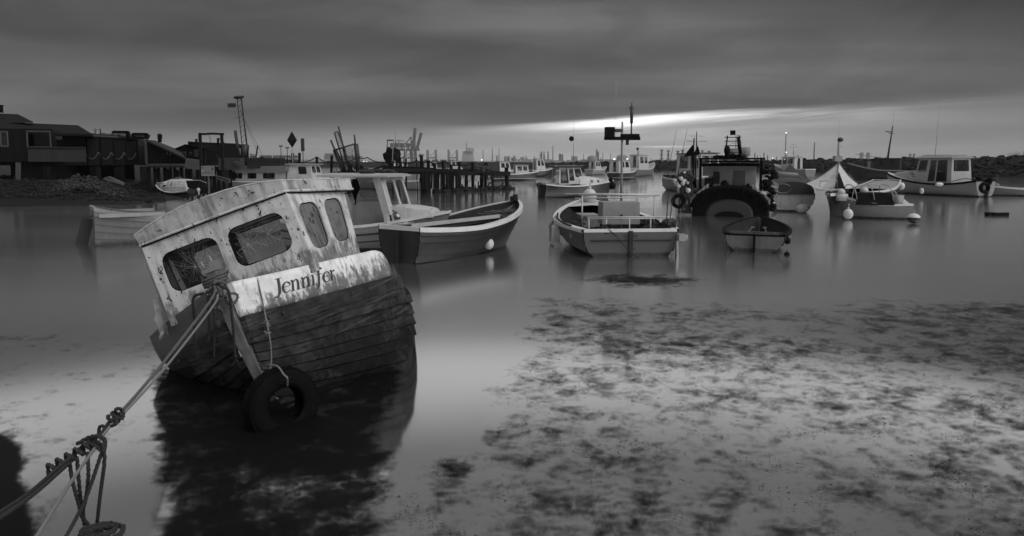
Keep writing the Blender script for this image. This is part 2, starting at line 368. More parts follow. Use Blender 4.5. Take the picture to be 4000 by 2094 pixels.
def weed():  # floating weed, with the dark boat reflection painted into it
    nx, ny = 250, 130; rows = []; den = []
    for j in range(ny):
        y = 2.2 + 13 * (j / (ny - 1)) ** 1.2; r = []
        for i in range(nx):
            x = (-1.25 + 3.6 * i / (nx - 1)) * (y * .85 + 1.2); r.append((x, y, .006)); den.append(weed_reflection_density(x, y))
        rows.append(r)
    o = MB().grid(rows, False).build('weed_and_reflection', weed_reflection_mat(), recalc=False); print('DENS', min(den), max(den), sum(den)/len(den))
    at_ = o.data.attributes.new('weed_reflection_amount', 'FLOAT', 'POINT'); at_.data.foreach_set('value', den)
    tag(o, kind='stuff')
    # short raised fronds on the same rafts
    rr = random.Random(3); mb = MB(); c = 0
    while c < 5000:
        y = 2.9 + 9.5 * rr.random() ** 1.25; x = rr.uniform(-.95, .95) * (y * .85 + .8); d = weed_reflection_density(x, y)
        n = noise.noise(Vector((x * 2.3 + 5, y * 2.6, 0))) + .5 * noise.noise(Vector((x * 7, y * 9, 3)))
        if x < -1.0 or d < .85 or n < .24 - .2 * (d - 1): 
            c += .05; continue
        L = rr.uniform(.006, .022); an = rr.gauss(.12, .9); wd = rr.uniform(.0015, .004); dx, dy = cos(an) * L, sin(an) * L
        z = .009 + rr.random() * .004; h = rr.uniform(0, .02) if rr.random() < .4 else 0
        mb.add([(x - dx, y - dy, z), (x - dy * .1, y + wd, z + h), (x + dx, y + dy, z), (x + dy * .1, y - wd, z + h * .6)], [(0, 1, 2, 3)]); c += 1
    tag(mb.build('weed_fronds', mat('weed_frond', .006, .6, 0, 5, bump=0), recalc=False), kind='stuff')
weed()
# ------------------------------------------------------------------ the grounded boat in front
M['jwhite'] = mat('chipped_white_paint', .54, .6, .5, 5, .10, streak=.55, chips=1.1, grime=(1.0, 1.6, .8), bump=.25)
M['jfascia'] = mat('stained_white_paint', .44, .6, .6, 4, .10, streak=.8, chips=1.0, bump=.25)
M['jpanel'] = mat('worn_white_bulwark_paint', .70, .65, .35, 3, .06, grime=(.72, 1.20, .9), streak=.5, bump=.3)
M['jplank'] = mat('wet_black_planking', .028, .55, .6, 5, .004, streak=.6, bump=.7, wear=(.12, .55, -.05), grime=(-.05, .85, 1.0), wood=(1.5, 12, 12), spec=.15)
M['jply'] = mat('peeling_plywood', .13, .8, .8, 5, .03, streak=.8, bump=.4, chips=1.3)
M['jstem'] = mat('bare_oak_stem', .12, .6, .5, 6, .03, wood=(14, 14, 1.4), bump=.5)
JP = Vector((-2.32178516, 5.96467795, 0.01526591))
JB = Matrix(((0.03670091, 0.93401338, -0.35534779), (-0.99765283, 0.0548148, 0.04103863), (0.05780895, 0.35300758, 0.93383284)))
JM = Matrix.Translation(JP) @ JB.to_4x4()
def jl(p): return JM @ Vector(p)
def jhit(u, v, a, n, off=0):
    """world point where a photo ray meets the local plane (a, n)"""
    a = JM @ Vector(a); n = (JB @ Vector(n)).normalized(); d = ray(u, v); o = Vector((0, 0, H)); a = a + n * off
    return o + d * ((a - o).dot(n) / d.dot(n))
FX = [(-.16, .05), (-.25, .16), (-.45, .40), (-.75, .79), (-1.05, 1.11), (-1.3, 1.34), (-1.55, 1.365), (-1.9, 1.32), (-2.5, 1.22), (-3.5, 1.07), (-4.4, .9), (-5, .8)]
def jf(x):
    if x >= FX[0][0]: return max(.03, .05 - (x - FX[0][0]))
    for (x0, y0), (x1, y1) in zip(FX, FX[1:]):
        if x >= x1:
            k = (x - x0) / (x1 - x0); return y0 + (y1 - y0) * k
    return .8
def jy(x, z):
    xe = x + .32 * max(0, .75 - z); g = 1
    if z < .3: g = sqrt(max(0, 1 - (min(1.15, .3 - z) / 1.15) ** 2.2))
    return max(.03, jf(xe) * g + .04 * (z - .7))
def jlev(a, b, x):
    s = max(0, min(2.5, (-.2 - x) / 1.2)); return a + (b - a) * (1.25 * s - .25 * s * s)
JX = [-.16, -.2, -.25, -.35, -.45, -.6, -.75, -.9, -1.05, -1.18, -1.3, -1.42, -1.55, -1.7, -1.9, -2.2, -2.6, -3.1, -3.6, -4.1, -4.5]
def jennifer():
    root = empty('grounded_boat', JP, mtx=JM, label='derelict clinker boat with chipped white wheelhouse and the name Jennifer, heeled over in the foreground', cat='boat')
    # clinker planks below the rubbing strake
    LV = [(.60, .32)] + [(.60 - .085 * k, .32 - .118 * k) for k in range(1, 9)] + [(-.75, -.85)]
    mb = MB()
    for sd_ in (1, -1):
        for k in range(len(LV) - 1):
            (a0, b0), (a1, b1) = LV[k], LV[k + 1]; rows = []
            for i, x in enumerate(JX):
                z0 = jlev(a0, b0, x) + .012; z1 = jlev(a1, b1, x); wob = .006 * noise.noise(Vector((x * 2.3, k * 5.1, sd_)))
                xs = min(x, -.2 - .13 * max(0, .85 - z0)) if i < 3 else x; z0 += wob; z1 += wob
                y0 = jy(xs, z0); y1 = jy(xs, z1) + (.034 if k < 9 else 0)
                rows.append([(xs, sd_ * y0, z0), (xs, sd_ * (y0 * .45 + y1 * .55 + .002), z0 * .5 + z1 * .5), (xs, sd_ * y1, z1), (xs, sd_ * max(.02, y1 - .036), z1 - .004)])
            mb.grid(rows, False)
    zt = [jlev(.718, .505, JX[-1]) * (1 - k / 6) - .85 * k / 6 for k in range(7)]
    mb.poly([(JX[-1], jy(JX[-1], z), z) for z in zt] + [(JX[-1], -jy(JX[-1], z), z) for z in zt[::-1]])
    mb.build('hull', M['jplank'], root)
    for sd_ in (1, -1):
        # smooth painted bulwark with rounded after corner
        rows = []; XS = [x for x in JX if -1.31 <= x <= -.19]; XS[0] = -.19 if sd_ > 0 else -.16
        XS = sorted(set(XS + [-1.22, -1.26, -1.28]), reverse=True)
        for x in XS:
            zt_ = jlev(1.213, .981, x); zb = jlev(.874, .66, x); e = max(0, .12 - (x + 1.3)) if x < -1.18 and sd_ > 0 else 0
            if e: zt_ -= .12 - sqrt(max(0, .0144 - e * e))
            r = []
            for k in range(7):
                z = zt_ + (zb - zt_) * k / 6; y = jf(x) + .012 + .025 * (z - zb) / .34 + .012 * sin(pi * k / 6); r.append((x, sd_ * y, z))
            r += [(x, sd_ * (jf(x) - .022), zb), (x, sd_ * (jf(x) - .012), zt_ - .004)]
            rows.append(r)
        b = MB().grid(rows, True, closed=True); m_ = len(rows[0]); b.add(rows[0], [tuple(range(m_))]); b.add(rows[-1], [tuple(range(m_))])
        o = b.build('bulwark', M['jpanel'] if sd_ > 0 else mat('dark_streaked_bulwark', .07, .6, .5, 4, .03, streak=.6, bump=.3), root)  # starboard bulwark a much darker grey than the port one
        if sd_ < 0: o['label'] = 'dark streaked grey bulwark'
        else: port = o
        # after coaming and sheer plank, rubbing strake
        def strake(a, b, prot, th, x_to=-4.5, x_from=-.2, m_='jplank', nm='sheer_plank', wob=.004):
            rows = []
            for x in JX:
                if x > x_from or x < x_to: continue
                zt_ = jlev(*a, x); zb = jlev(*b, x); wv = wob * noise.noise(Vector((x * 3, prot * 90, sd_))); y = max(jy(x, zt_), .06); y2 = max(jy(x, zb), .06)
                rows.append([(x, sd_ * (y + prot + wv), zt_), (x, sd_ * (y2 + prot * 1.25 + wv), zb + wv), (x, sd_ * (y2 - th), zb), (x, sd_ * (y - th), zt_)])
            q = MB().grid(rows, False, closed=True); q.add(rows[0], [(0, 1, 2, 3)]); q.add(rows[-1], [(3, 2, 1, 0)])
            return q.build(nm, M[m_], root)
        strake((.874, .665), (.718, .505), .012, .04, wob=.003)
        strake((1.0, .80), (.874, .66), -.01, .03, x_from=-1.29, nm='after_bulwark')
        strake((.66, .41), (.60, .33), .045, .02, nm='rubbing_strake')
        strake((.72, .51), (.655, .405), .0, .02, nm='filler_plank')
        for x, z in ((-.33, .745), (-.42, .735), (-.9, .64), (-1.38, .55), (-1.45, .56)):
            y = jf(x) + .02; MB().sphere((x, sd_ * (y + .004), z + .02), .016, 8, 6).build('bolt_head', M['darkmetal'], root)
    # stem post, mooring bitt
    st = MB(); pr = [(-.12, 1.36), (-.13, 1.0), (-.17, .6), (-.25, .2), (-.38, -.2), (-.6, -.6)]
    st.grid([[(x, -.045, z), (x, .045, z), (x - .13, .06, z), (x - .13, -.06, z)] for x, z in pr], False, closed=True)
    x, z = pr[0]; st.add([(x, -.045, z), (x, .045, z), (x - .13, .06, z), (x - .13, -.06, z)], [(0, 1, 2, 3)])
    st.build('stem_post', M['jstem'], root)
    cp = MB().box((-.185, 0, 1.385), (.17, .13, .035)).box((-.185, .045, 1.43), (.15, .04, .06)); cp.cyl((-.15, -.04, 1.40), (-.14, -.05, 1.49), .007); cp.cyl((-.2, .03, 1.40), (-.19, .02, 1.52), .007)
    cp.build('stem_cap', M['metal'], root)
    XD = [x for x in JX if x <= -.2]
    dk = MB().grid([[(x, -(jf(x) - .03), jlev(1.10, .88, x)), (x, 0, jlev(1.13, .93, x)), (x, jf(x) - .03, jlev(1.10, .88, x))] for x in XD if x > -1.95], False)
    dk.grid([[(x, -(jf(x) - .03), jlev(.95, .74, x)), (x, -(jf(x) - .25), jlev(.95, .74, x))] for x in XD if x < -1.8], False).grid([[(x, (jf(x) - .03), jlev(.95, .74, x)), (x, (jf(x) - .25), jlev(.95, .74, x))] for x in XD if x < -1.8], False)
    dk.build('deck', mat('mossy_deck', .05, .8, .6, 6, .02, bump=.5), root)
    # wheelhouse
    cb = MB(); zb = 1.02
    fr = [(-.664, -.786, zb), (-.664, .786, zb), (-.683, .774, 1.88), (-.683, -.774, 1.88)]
    wf = cb.wall(fr, [(.082, .345, .465, .83, .26), (.535, .345, .92, .83, .26)], .045)
    ps = [(-.664, .786, zb), (-1.816, 1.016, zb), (-1.819, 1.109, 1.86), (-.683, .774, 1.88)]
    wp = cb.wall(ps, [(.085, .25, .425, .84, .28), (.535, .25, .885, .84, .28)], .045)
    ss = [(-1.816, -1.016, zb), (-.664, -.786, zb), (-.683, -.774, 1.88), (-1.819, -1.109, 1.86)]
    ws = cb.wall(ss, [(.115, .25, .465, .84, .28), (.62, .25, .95, .84, .28)], .045)
    bk = [(-1.81, 1.0, zb), (-1.81, -1.0, zb), (-1.81, -1.09, 1.86), (-1.81, 1.09, 1.86)]
    cb.wall(bk, [(.30, .04, .62, .9, .05), (.70, .4, .92, .85, .2), (.06, .4, .24, .85, .2)], .04)
    cab = cb.build('wheelhouse', M['jwhite'], root)
    ln = MB(); I = .07  # dark inner shell added to stand for the shade inside the cabin
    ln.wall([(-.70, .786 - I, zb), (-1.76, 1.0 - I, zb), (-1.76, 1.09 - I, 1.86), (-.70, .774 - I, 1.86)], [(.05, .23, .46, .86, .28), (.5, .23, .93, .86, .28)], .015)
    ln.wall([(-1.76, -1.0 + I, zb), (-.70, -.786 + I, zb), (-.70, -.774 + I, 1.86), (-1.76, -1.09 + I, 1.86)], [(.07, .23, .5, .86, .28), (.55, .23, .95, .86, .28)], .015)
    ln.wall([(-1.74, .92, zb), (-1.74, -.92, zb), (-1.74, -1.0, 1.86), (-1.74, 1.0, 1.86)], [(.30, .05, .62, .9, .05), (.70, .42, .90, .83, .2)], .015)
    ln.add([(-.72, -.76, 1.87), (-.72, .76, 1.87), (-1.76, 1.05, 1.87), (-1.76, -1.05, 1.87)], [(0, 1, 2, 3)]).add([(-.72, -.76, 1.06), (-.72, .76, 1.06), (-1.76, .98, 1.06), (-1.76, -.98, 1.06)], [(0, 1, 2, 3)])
    ln.build('cabin_shade_shell', mat('cabin_shade', .03, .8, .5, 4, .012), cab)
    for L in wf:
        o = MB().poly(L).build('windscreen_pane', M['dusty'], cab)
        # gasket and the web of cracks left in the laminated glass
        MB().tube(L, .010, 6, closed=True).build('window_gasket', M['rubber'], cab)
        cr = MB(); rr = random.Random(len(L) + int(L[0].y * 100)); left = L[0].y < 0
        for cy_, cz, n, R_ in (((-.36, 1.50, 26, .26), (-.13, 1.53, 9, .16)) if left else ((.22, 1.52, 22, .22), (.45, 1.55, 18, .20), (.12, 1.42, 8, .12))):
            xf = L[0].x + .004
            for k in range(n):
                an = 2 * pi * k / n + rr.uniform(-.15, .15); p = Vector((xf, cy_, cz)); pts = [p]
                for q in range(5):
                    an += rr.gauss(0, .22); p = p + Vector((0, cos(an), sin(an))) * R_ / 5 * rr.uniform(.6, 1.2)
                    if abs(p.y - (-.35 if left else .37)) > .29 or abs(p.z - 1.53) > .2: break
                    pts.append(p)
                if len(pts) > 1: cr.tube(pts, .0007, 4)
            for q in range(1, 6):
                if rr.random() < .3: continue
                pts = []; a0 = rr.uniform(0, 6.28)
                for k in range(int(6 + q * 2.2)):
                    an = a0 + k * .35; rad = R_ * q / 8 * rr.uniform(.82, 1.18); y = cy_ + cos(an) * rad; z = cz + sin(an) * rad
                    if abs(y - (-.35 if left else .37)) < .29 and abs(z - 1.53) < .2: pts.append(Vector((xf, y, z)))
                    elif len(pts) > 1: cr.tube(pts, .0006, 4); pts = []
                if len(pts) > 1: cr.tube(pts, .0006, 4)
        cr.build('glass_cracks', mat('crack_edge', .3, .4, 0, 3, bump=0), cab)
    for L in wp:
        o = MB().poly(L, (.0, -.012, 0)).build('boarded_window', M['jply'], cab); o['label'] = 'side window boarded with peeling plywood'
        MB().tube(L, .009, 6, closed=True).build('window_gasket', M['rubber'], cab)
    MB().tube(ws[1], .009, 6, closed=True).build('window_gasket', M['rubber'], cab)
    # roof with deep crowned fascia
    S = [0, .04, .25, .5, .75, 1]; T = [-1, -.97, -.8, -.55, -.3, 0, .3, .55, .8, .97, 1]
    def rp(s, t_, top):
        x = -.641 - 1.243 * s + .035 * (1 - t_ * t_) * (1 - s); hw = .785 + .423 * s; ze = 2.005 - .10 * s if top else 1.889 - .115 * s
        if not top: x += -.028 if s < .02 else 0; hw -= .012
        return (x, hw * t_, ze + (.106 * (1 - abs(t_) ** 2.2) if top else 0.004 * (1 - t_ * t_)))
    rf = MB(); rf.grid([[rp(s, t_, True) for t_ in T] for s in S], True); rf.grid([[rp(s, t_, False) for t_ in T] for s in S], False)
    ringt = [rp(0, t_, True) for t_ in T] + [rp(s, 1, True) for s in S[1:]] + [rp(1, t_, True) for t_ in T[::-1][1:]] + [rp(s, -1, True) for s in S[::-1][1:-1]]
    ringb = [rp(0, t_, False) for t_ in T] + [rp(s, 1, False) for s in S[1:]] + [rp(1, t_, False) for t_ in T[::-1][1:]] + [rp(s, -1, False) for s in S[::-1][1:-1]]
    rf.grid([ringt, ringb], False, closed=True); roof = rf.build('roof', M['jfascia'], cab)
    MB().tube([(p[0], p[1], p[2] + .004) for p in ringb], .014, 6, closed=True).build('drip_rail', M['jwhite'], roof)
    MB().tube(ringt, .007, 6, closed=True).build('roof_edge', M['jwhite'], roof)
    MB().tube([(p[0] * 1 - (.012 if abs(p[1]) < .8 and p[0] > -.8 else 0), p[1] * .985, p[2] - .016) for p in ringb], .008, 5, closed=True).build('under_lip_line', M['black'], roof)  # thin black line under the drip rail
    # torn plastic sheet at the broken starboard side window
    rows = []; rr = random.Random(5)
    for i in range(9):
        r = []
        for j in range(6):
            r.append((-.70 - .05 * j + rr.uniform(-.025, .025), -.835 - .02 * rr.random() - .012 * i - .03 * (j == 0), 1.33 - .045 * i + rr.uniform(-.015, .015) - .03 * abs(j - 2) * (i > 5)))
        rows.append(r)
    sh = bpy.data.materials.new('torn_clear_plastic'); sh.use_nodes = True; b = sh.node_tree.nodes['Principled BSDF']; b.inputs['Base Color'].default_value = (.4, .4, .4, 1); b.inputs['Roughness'].default_value = .3; b.inputs['Alpha'].default_value = .55
    MB().grid(rows, False).build('torn_plastic_sheet', sh, cab)
    MB().beam((-.74, -.83, 1.72), (-.78, -.845, 1.22), .012, .02).beam((-.9, -.85, 1.72), (-.93, -.86, 1.2), .012).build('broken_window_bar', M['metal'], cab)
    MB().box((-1.25, -.2, 1.2), (.12, .5, .3)).box((-1.0, .3, 1.22), (.35, .35, .05)).cyl((-1.0, .3, .9), (-1.0, .3, 1.2), .03).build('helm_console', M['inside'], cab)
    # name: serif italic letters following the panel, drawn as tapering strokes
    G = {'J': ([[(.30, 1, .07), (.30, .2, .075), (.27, .02, .06), (.15, -.14, .04), (.02, -.10, .05)], [(.14, .99, .02), (.46, .99, .02)]], .42),
         'e': ([[(.06, .36, .02), (.40, .40, .02), (.38, .58, .045), (.24, .66, .03), (.10, .52, .06), (.06, .30, .07), (.12, .08, .05), (.24, .0, .03), (.40, .12, .02)]], .44),
         'n': ([[(.03, .62, .02), (.12, .64, .05), (.12, .0, .065)], [(.02, .01, .018), (.22, .01, .018)], [(.13, .48, .03), (.28, .66, .035), (.39, .54, .06), (.40, .0, .065)], [(.31, .01, .018), (.50, .01, .018)]], .54),
         'i': ([[(.02, .62, .02), (.12, .64, .05), (.12, .0, .065)], [(.02, .01, .018), (.23, .01, .018)], [(.09, .97, .07), (.14, .84, .07)]], .28),
         'f': ([[(.38, .93, .05), (.30, 1.02, .03), (.19, .90, .055), (.16, .5, .065), (.14, .0, .065), (.10, -.20, .05), (.0, -.26, .04)], [(.02, .62, .022), (.34, .62, .022)]], .34),
         'r': ([[(.03, .62, .02), (.12, .64, .05), (.12, .0, .065)], [(.02, .01, .018), (.23, .01, .018)], [(.13, .46, .03), (.24, .64, .035), (.35, .58, .06)]], .38)}
    lt = MB(); xcur = 0; hgt = .155
    def PP(u, v):      # u along the panel from the stem, v above the panel foot
        x = -.40 - u * .78; zb_ = jlev(.874, .66, x); zt_ = jlev(1.213, .981, x); k = min(1, max(0, v / (zt_ - zb_))); z = zb_ + v
        return Vector((x, jf(x) + .012 + .025 * (z - zb_) / .34 + .012 * sin(pi * (1 - k)) + .006, z))
    for ch in 'Jennifer':
        st_, adv = G[ch]
        for s_ in st_:
            P_ = [Vector((a, b, c)) for a, b, c in s_]
            if len(P_) > 2: P_ = smoothpath(P_, 5)
            Lp = []; Rp = []
            for i, p in enumerate(P_):
                d = (P_[min(i + 1, len(P_) - 1)] - P_[max(0, i - 1)]); d.z = 0; d.normalize(); n_ = Vector((-d.y, d.x, 0)) * p.z
                for q, o_ in ((p + n_, Lp), (p - n_, Rp)):
                    o_.append(PP((xcur + q.x + .16 * q.y) * hgt, .115 + q.y * hgt))
            rws = [[a, b] for a, b in zip(Lp, Rp)]; lt.grid(rws, False)
        xcur += adv
    o = lt.build('lettering', mat('black_lettering', .012, .5, .3, 20, .08, bump=0), port); o['label'] = 'black serif name Jennifer'
    return root
jennifer()
# lashings round the stem, hanging ends and the mooring lines
def coil(mb, c, ax, r0, turns, r, rise):
    c = Vector(c); ax = Vector(ax).normalized(); a = ax.cross(Vector((.2, .9, .1))).normalized(); b = ax.cross(a); n = int(turns * 14)
    pts = [c + (a * cos(2 * pi * i / 14) + b * sin(2 * pi * i / 14)) * (r0 * (1 + .12 * sin(i * 1.3))) + ax * (rise * i / n) for i in range(n + 1)]
    rope(mb, pts, r, 0); return pts
zl = JB @ Vector((0, 0, 1)); st = jl((-.19, 0, 1.30))
mb = MB(); coil(mb, st - zl * .05, zl, .105, 3.2, .016, .09); rr = random.Random(11)
for k in range(5):
    a0 = rr.uniform(0, 6.28); c = jl((-.08, .02 + rr.uniform(-.06, .09), 1.22 - .05 * k)); ax = Vector((rr.uniform(-1, 1), -1, rr.uniform(-.6, .6)))
    coil(mb, c, ax, rr.uniform(.035, .065), 1.4, .0145, .03)
tag(mb.build('rope_lashing', M['rope']), 'tangled rope lashing knotted round the stem head of the leaning white boat', 'rope')
K0 = at(836, 1150, 5.98); K1 = at(423, 1654, 4.35)
rope_thing('mooring_rope', [at(845, 1130, 5.95), at(812, 1190, 5.8), at(640, 1415, 5.1), at(500, 1580, 4.6), K1], .0135, M['rope'], 'thick upper mooring line running from the leaning boat stem down to the first knot', True)
rope_thing('mooring_rope', [at(852, 1150, 5.93), at(830, 1200, 5.78), at(655, 1425, 5.05), at(505, 1592, 4.55), at(425, 1672, 4.28), at(374, 1746, 4.0), at(300, 1850, 3.6), at(225, 1965, 3.2), at(130, 2120, 2.8)], .0105, M['ropelight'], 'thinner pale mooring line running from the leaning boat past both knots to the bottom edge', True)
mb = MB(); coil(mb, at(440, 1640, 4.38), ray(500, 1580) - ray(423, 1654), .036, 2.2, .013, .08)
rope(mb, [at(452, 1632, 4.36), at(455, 1655, 4.3), at(420, 1668, 4.3), at(392, 1665, 4.3), at(386, 1690, 4.3), at(395, 1705, 4.28)], .012)
rope(mb, [K1, at(400, 1690, 4.25), at(380, 1708, 4.2), at(345, 1728, 4.1), at(300, 1765, 4.0), at(273, 1790, 3.95)], .015)
tag(mb.build('rope_knot', M['ropedark']), 'dark knot joining the mooring lines, nearest the leaning boat', 'knot')
mb = MB(); dv = at(290, 1775, 3.95) - at(395, 1715, 4.05)
coil(mb, at(385, 1722, 4.05), dv, .028, 6, .013, .30)
rope(mb, [at(300, 1735, 4.0), at(350, 1708, 4.02), at(390, 1705, 4.0), at(410, 1725, 4.0), at(404, 1765, 3.97), at(385, 1750, 3.98), at(350, 1732, 4.0), at(320, 1745, 4.0)], .0135)
tag(mb.build('rope_knot', M['ropedark']), 'long dark wrapped lashing where the lower mooring lines meet and the loops hang', 'knot')
rope_thing('mooring_rope', [at(285, 1780, 3.95), at(220, 1835, 3.75), at(110, 1930, 3.35), at(-30, 2022, 3.0)], .0135, M['ropedark'], 'dark wet mooring line, upper of the pair leaving at the left edge', True)
rope_thing('mooring_rope', [at(280, 1800, 3.93), at(225, 1850, 3.7), at(120, 1940, 3.3), at(-30, 2043, 2.95)], .0125, M['ropedark'], 'dark wet mooring line, lower of the pair leaving at the left edge', True)
for i, (pp, lab) in enumerate(((([at(402, 1730, 3.98), at(408, 1800, 3.95), at(396, 1900, 3.95), at(384, 2000, 3.95), at(378, 2062, 3.97)]), 'longest wet rope loop hanging straight down under the lashing, on the right'),
                               (([at(270, 1790, 3.95), at(283, 1880, 3.92), at(305, 1960, 3.92), at(322, 2020, 3.93), at(345, 2050, 3.95)]), 'wet rope loop bowing out to the left under the lashing'),
                               (([at(300, 1785, 3.96), at(308, 1880, 3.93), at(315, 1950, 3.93), at(326, 2030, 3.95)]), 'wet rope loop hanging in the middle left under the lashing'),
                               (([at(342, 1765, 3.98), at(345, 1850, 3.93), at(338, 1930, 3.92), at(325, 2000, 3.93), at(330, 2050, 3.95)]), 'wet rope loop hanging in the middle right under the lashing'),
                               (([at(398, 1765, 3.97), at(360, 1880, 3.9), at(330, 1960, 3.85), at(300, 2020, 3.8), at(250, 2110, 3.7)]), 'wet rope crossing the hanging loops down to the bottom edge'))):
    rope_thing('hanging_rope', pp, .0125, M['ropedark'], lab, True)
mb = MB()
for k in range(4): coil(mb, gp(365 + 14 * k, 2075 + 12 * (k % 2), .02 + .02 * k), (0, .2, 1), .05 + .02 * k, 1.3, .017, .02)
tag(mb.build('sunken_rope_heap', M['ropedark']), 'heap of wet rope lying in the shallows under the hanging loops', 'rope')
PN = (1.0, .86, .08); PA = (-.5, .46, 1.0)
def pn(u, v, off=.02): return jhit(u, v, PA, PN, off)
rope_thing('thin_rope', [pn(1001, 1074), pn(1012, 1120, .03), pn(1024, 1170, .03), pn(1033, 1215, .035), pn(1040, 1250, .06), pn(1048, 1290, .09), pn(1056, 1340, .1), pn(1060, 1400, .1), pn(1055, 1450, .1)], .0085, M['ropelight'], 'thin pale rope hanging over the name panel down to the tyre', True)
mb = MB(); coil(mb, pn(1038, 1250, .06), (.3, 0, -1), .016, 3, .009, .07); rope(mb, [pn(1033, 1295, .08), pn(1045, 1302, .1), pn(1058, 1300, .1)], .009)
tag(mb.build('rope_knot', M['ropelight']), 'small knot in the thin pale rope below the name panel', 'knot')
for i, (u0, v0, u1, v1, D, lab) in enumerate(((893, 1140, 918, 1400, 5.98, 'frayed thick dark rope end hanging beside the stem post'), (755, 1165, 758, 1350, 5.95, 'dark rope end hanging farthest left from the stem lashing'),
                                        (812, 1170, 815, 1330, 5.9, 'dark rope end hanging behind the mooring lines at the stem'), (832, 1180, 836, 1395, 5.9, 'thin dark cord hanging straight below the stem knot'), (846, 1180, 848, 1255, 5.88, 'short cord with a dark toggle below the stem knot'))):
    pts = [at((u0 * .5 + 418), v0 - 20, D), at(u0, v0, D), at((u0 + u1) / 2 + 4, (v0 + v1) / 2, D), at(u1, v1, D)]
    mb = MB(); rope(mb, pts, .007 if i > 2 else .015)
    if i == 0:
        for k in range(5): mb.tube([at(u1, v1, D), at(u1 - 8 + 6 * k, v1 + 16, D), at(u1 - 14 + 9 * k, v1 + 34, D)], .003, 4)
    if i == 4: mb.sphere(at(u1, v1 + 12, D), .032, 10, 8, (1, .8, 1.3))
    tag(mb.build('rope_end', M['ropedark']), lab, 'rope')
# tyre fender against the bow
def tyre(name, mtx, R, r, lab, group=None, tread=True):
    root = empty(name, (0, 0, 0), mtx=mtx, label=lab, cat='tyre', group=group)
    prof = [(-.9, -.62), (-1.0, -.2), (-.96, .5), (-.82, .86), (-.45, 1.0), (0, 1.03), (.45, 1.0), (.82, .86), (.96, .5), (1.0, -.2), (.9, -.62), (.7, -.6), (.75, 0), (.5, .6), (0, .7), (-.5, .6), (-.75, 0), (-.7, -.6)]
    N = 56 if tread else 24; rows = []
    for i in range(N):
        a = 2 * pi * i / N; rows.append([(p[0] * r, cos(a) * (R - r + p[1] * r), sin(a) * (R - r + p[1] * r)) for p in prof])
    rows.append(rows[0]); mb = MB().grid(rows, True, closed=True); mb.build('casing', M['rubber'], root)
    if tread:
        tb = MB()
        for i in range(72):
            a = 2 * pi * i / 72
            for sx, w_ in ((-.62, .42), (0, .34), (.62, .42)):
                rt = Matrix.Rotation(a, 3, 'X'); tb.box(rt @ Vector((sx * r, R + (.002 if sx == 0 else -.008), 0)), (w_ * r, .014, 2 * pi * R / 72 * .62), rot=rt)
        tb.build('tread', M['rubber'], root)
    return root
tc_ = at(1101, 1580, 5.78); axv = Vector((.70, -.70, .13)).normalized(); ay = axv.cross(Vector((0, 0, 1))).normalized(); az_ = axv.cross(ay)
tyre('tyre_fender', Matrix.Translation(tc_) @ Matrix((axv, ay, az_)).transposed().to_4x4(), .325, .098, 'worn black car tyre hung as a fender against the leaning boat bow')
rope_thing('tyre_rope', [at(1050, 1425, 5.95), at(1085, 1432, 5.75), at(1108, 1462, 5.62), at(1122, 1478, 5.60), at(1122, 1508, 5.66)], .009, M['ropelight'], 'short pale rope tied round the top of the tyre fender', True)
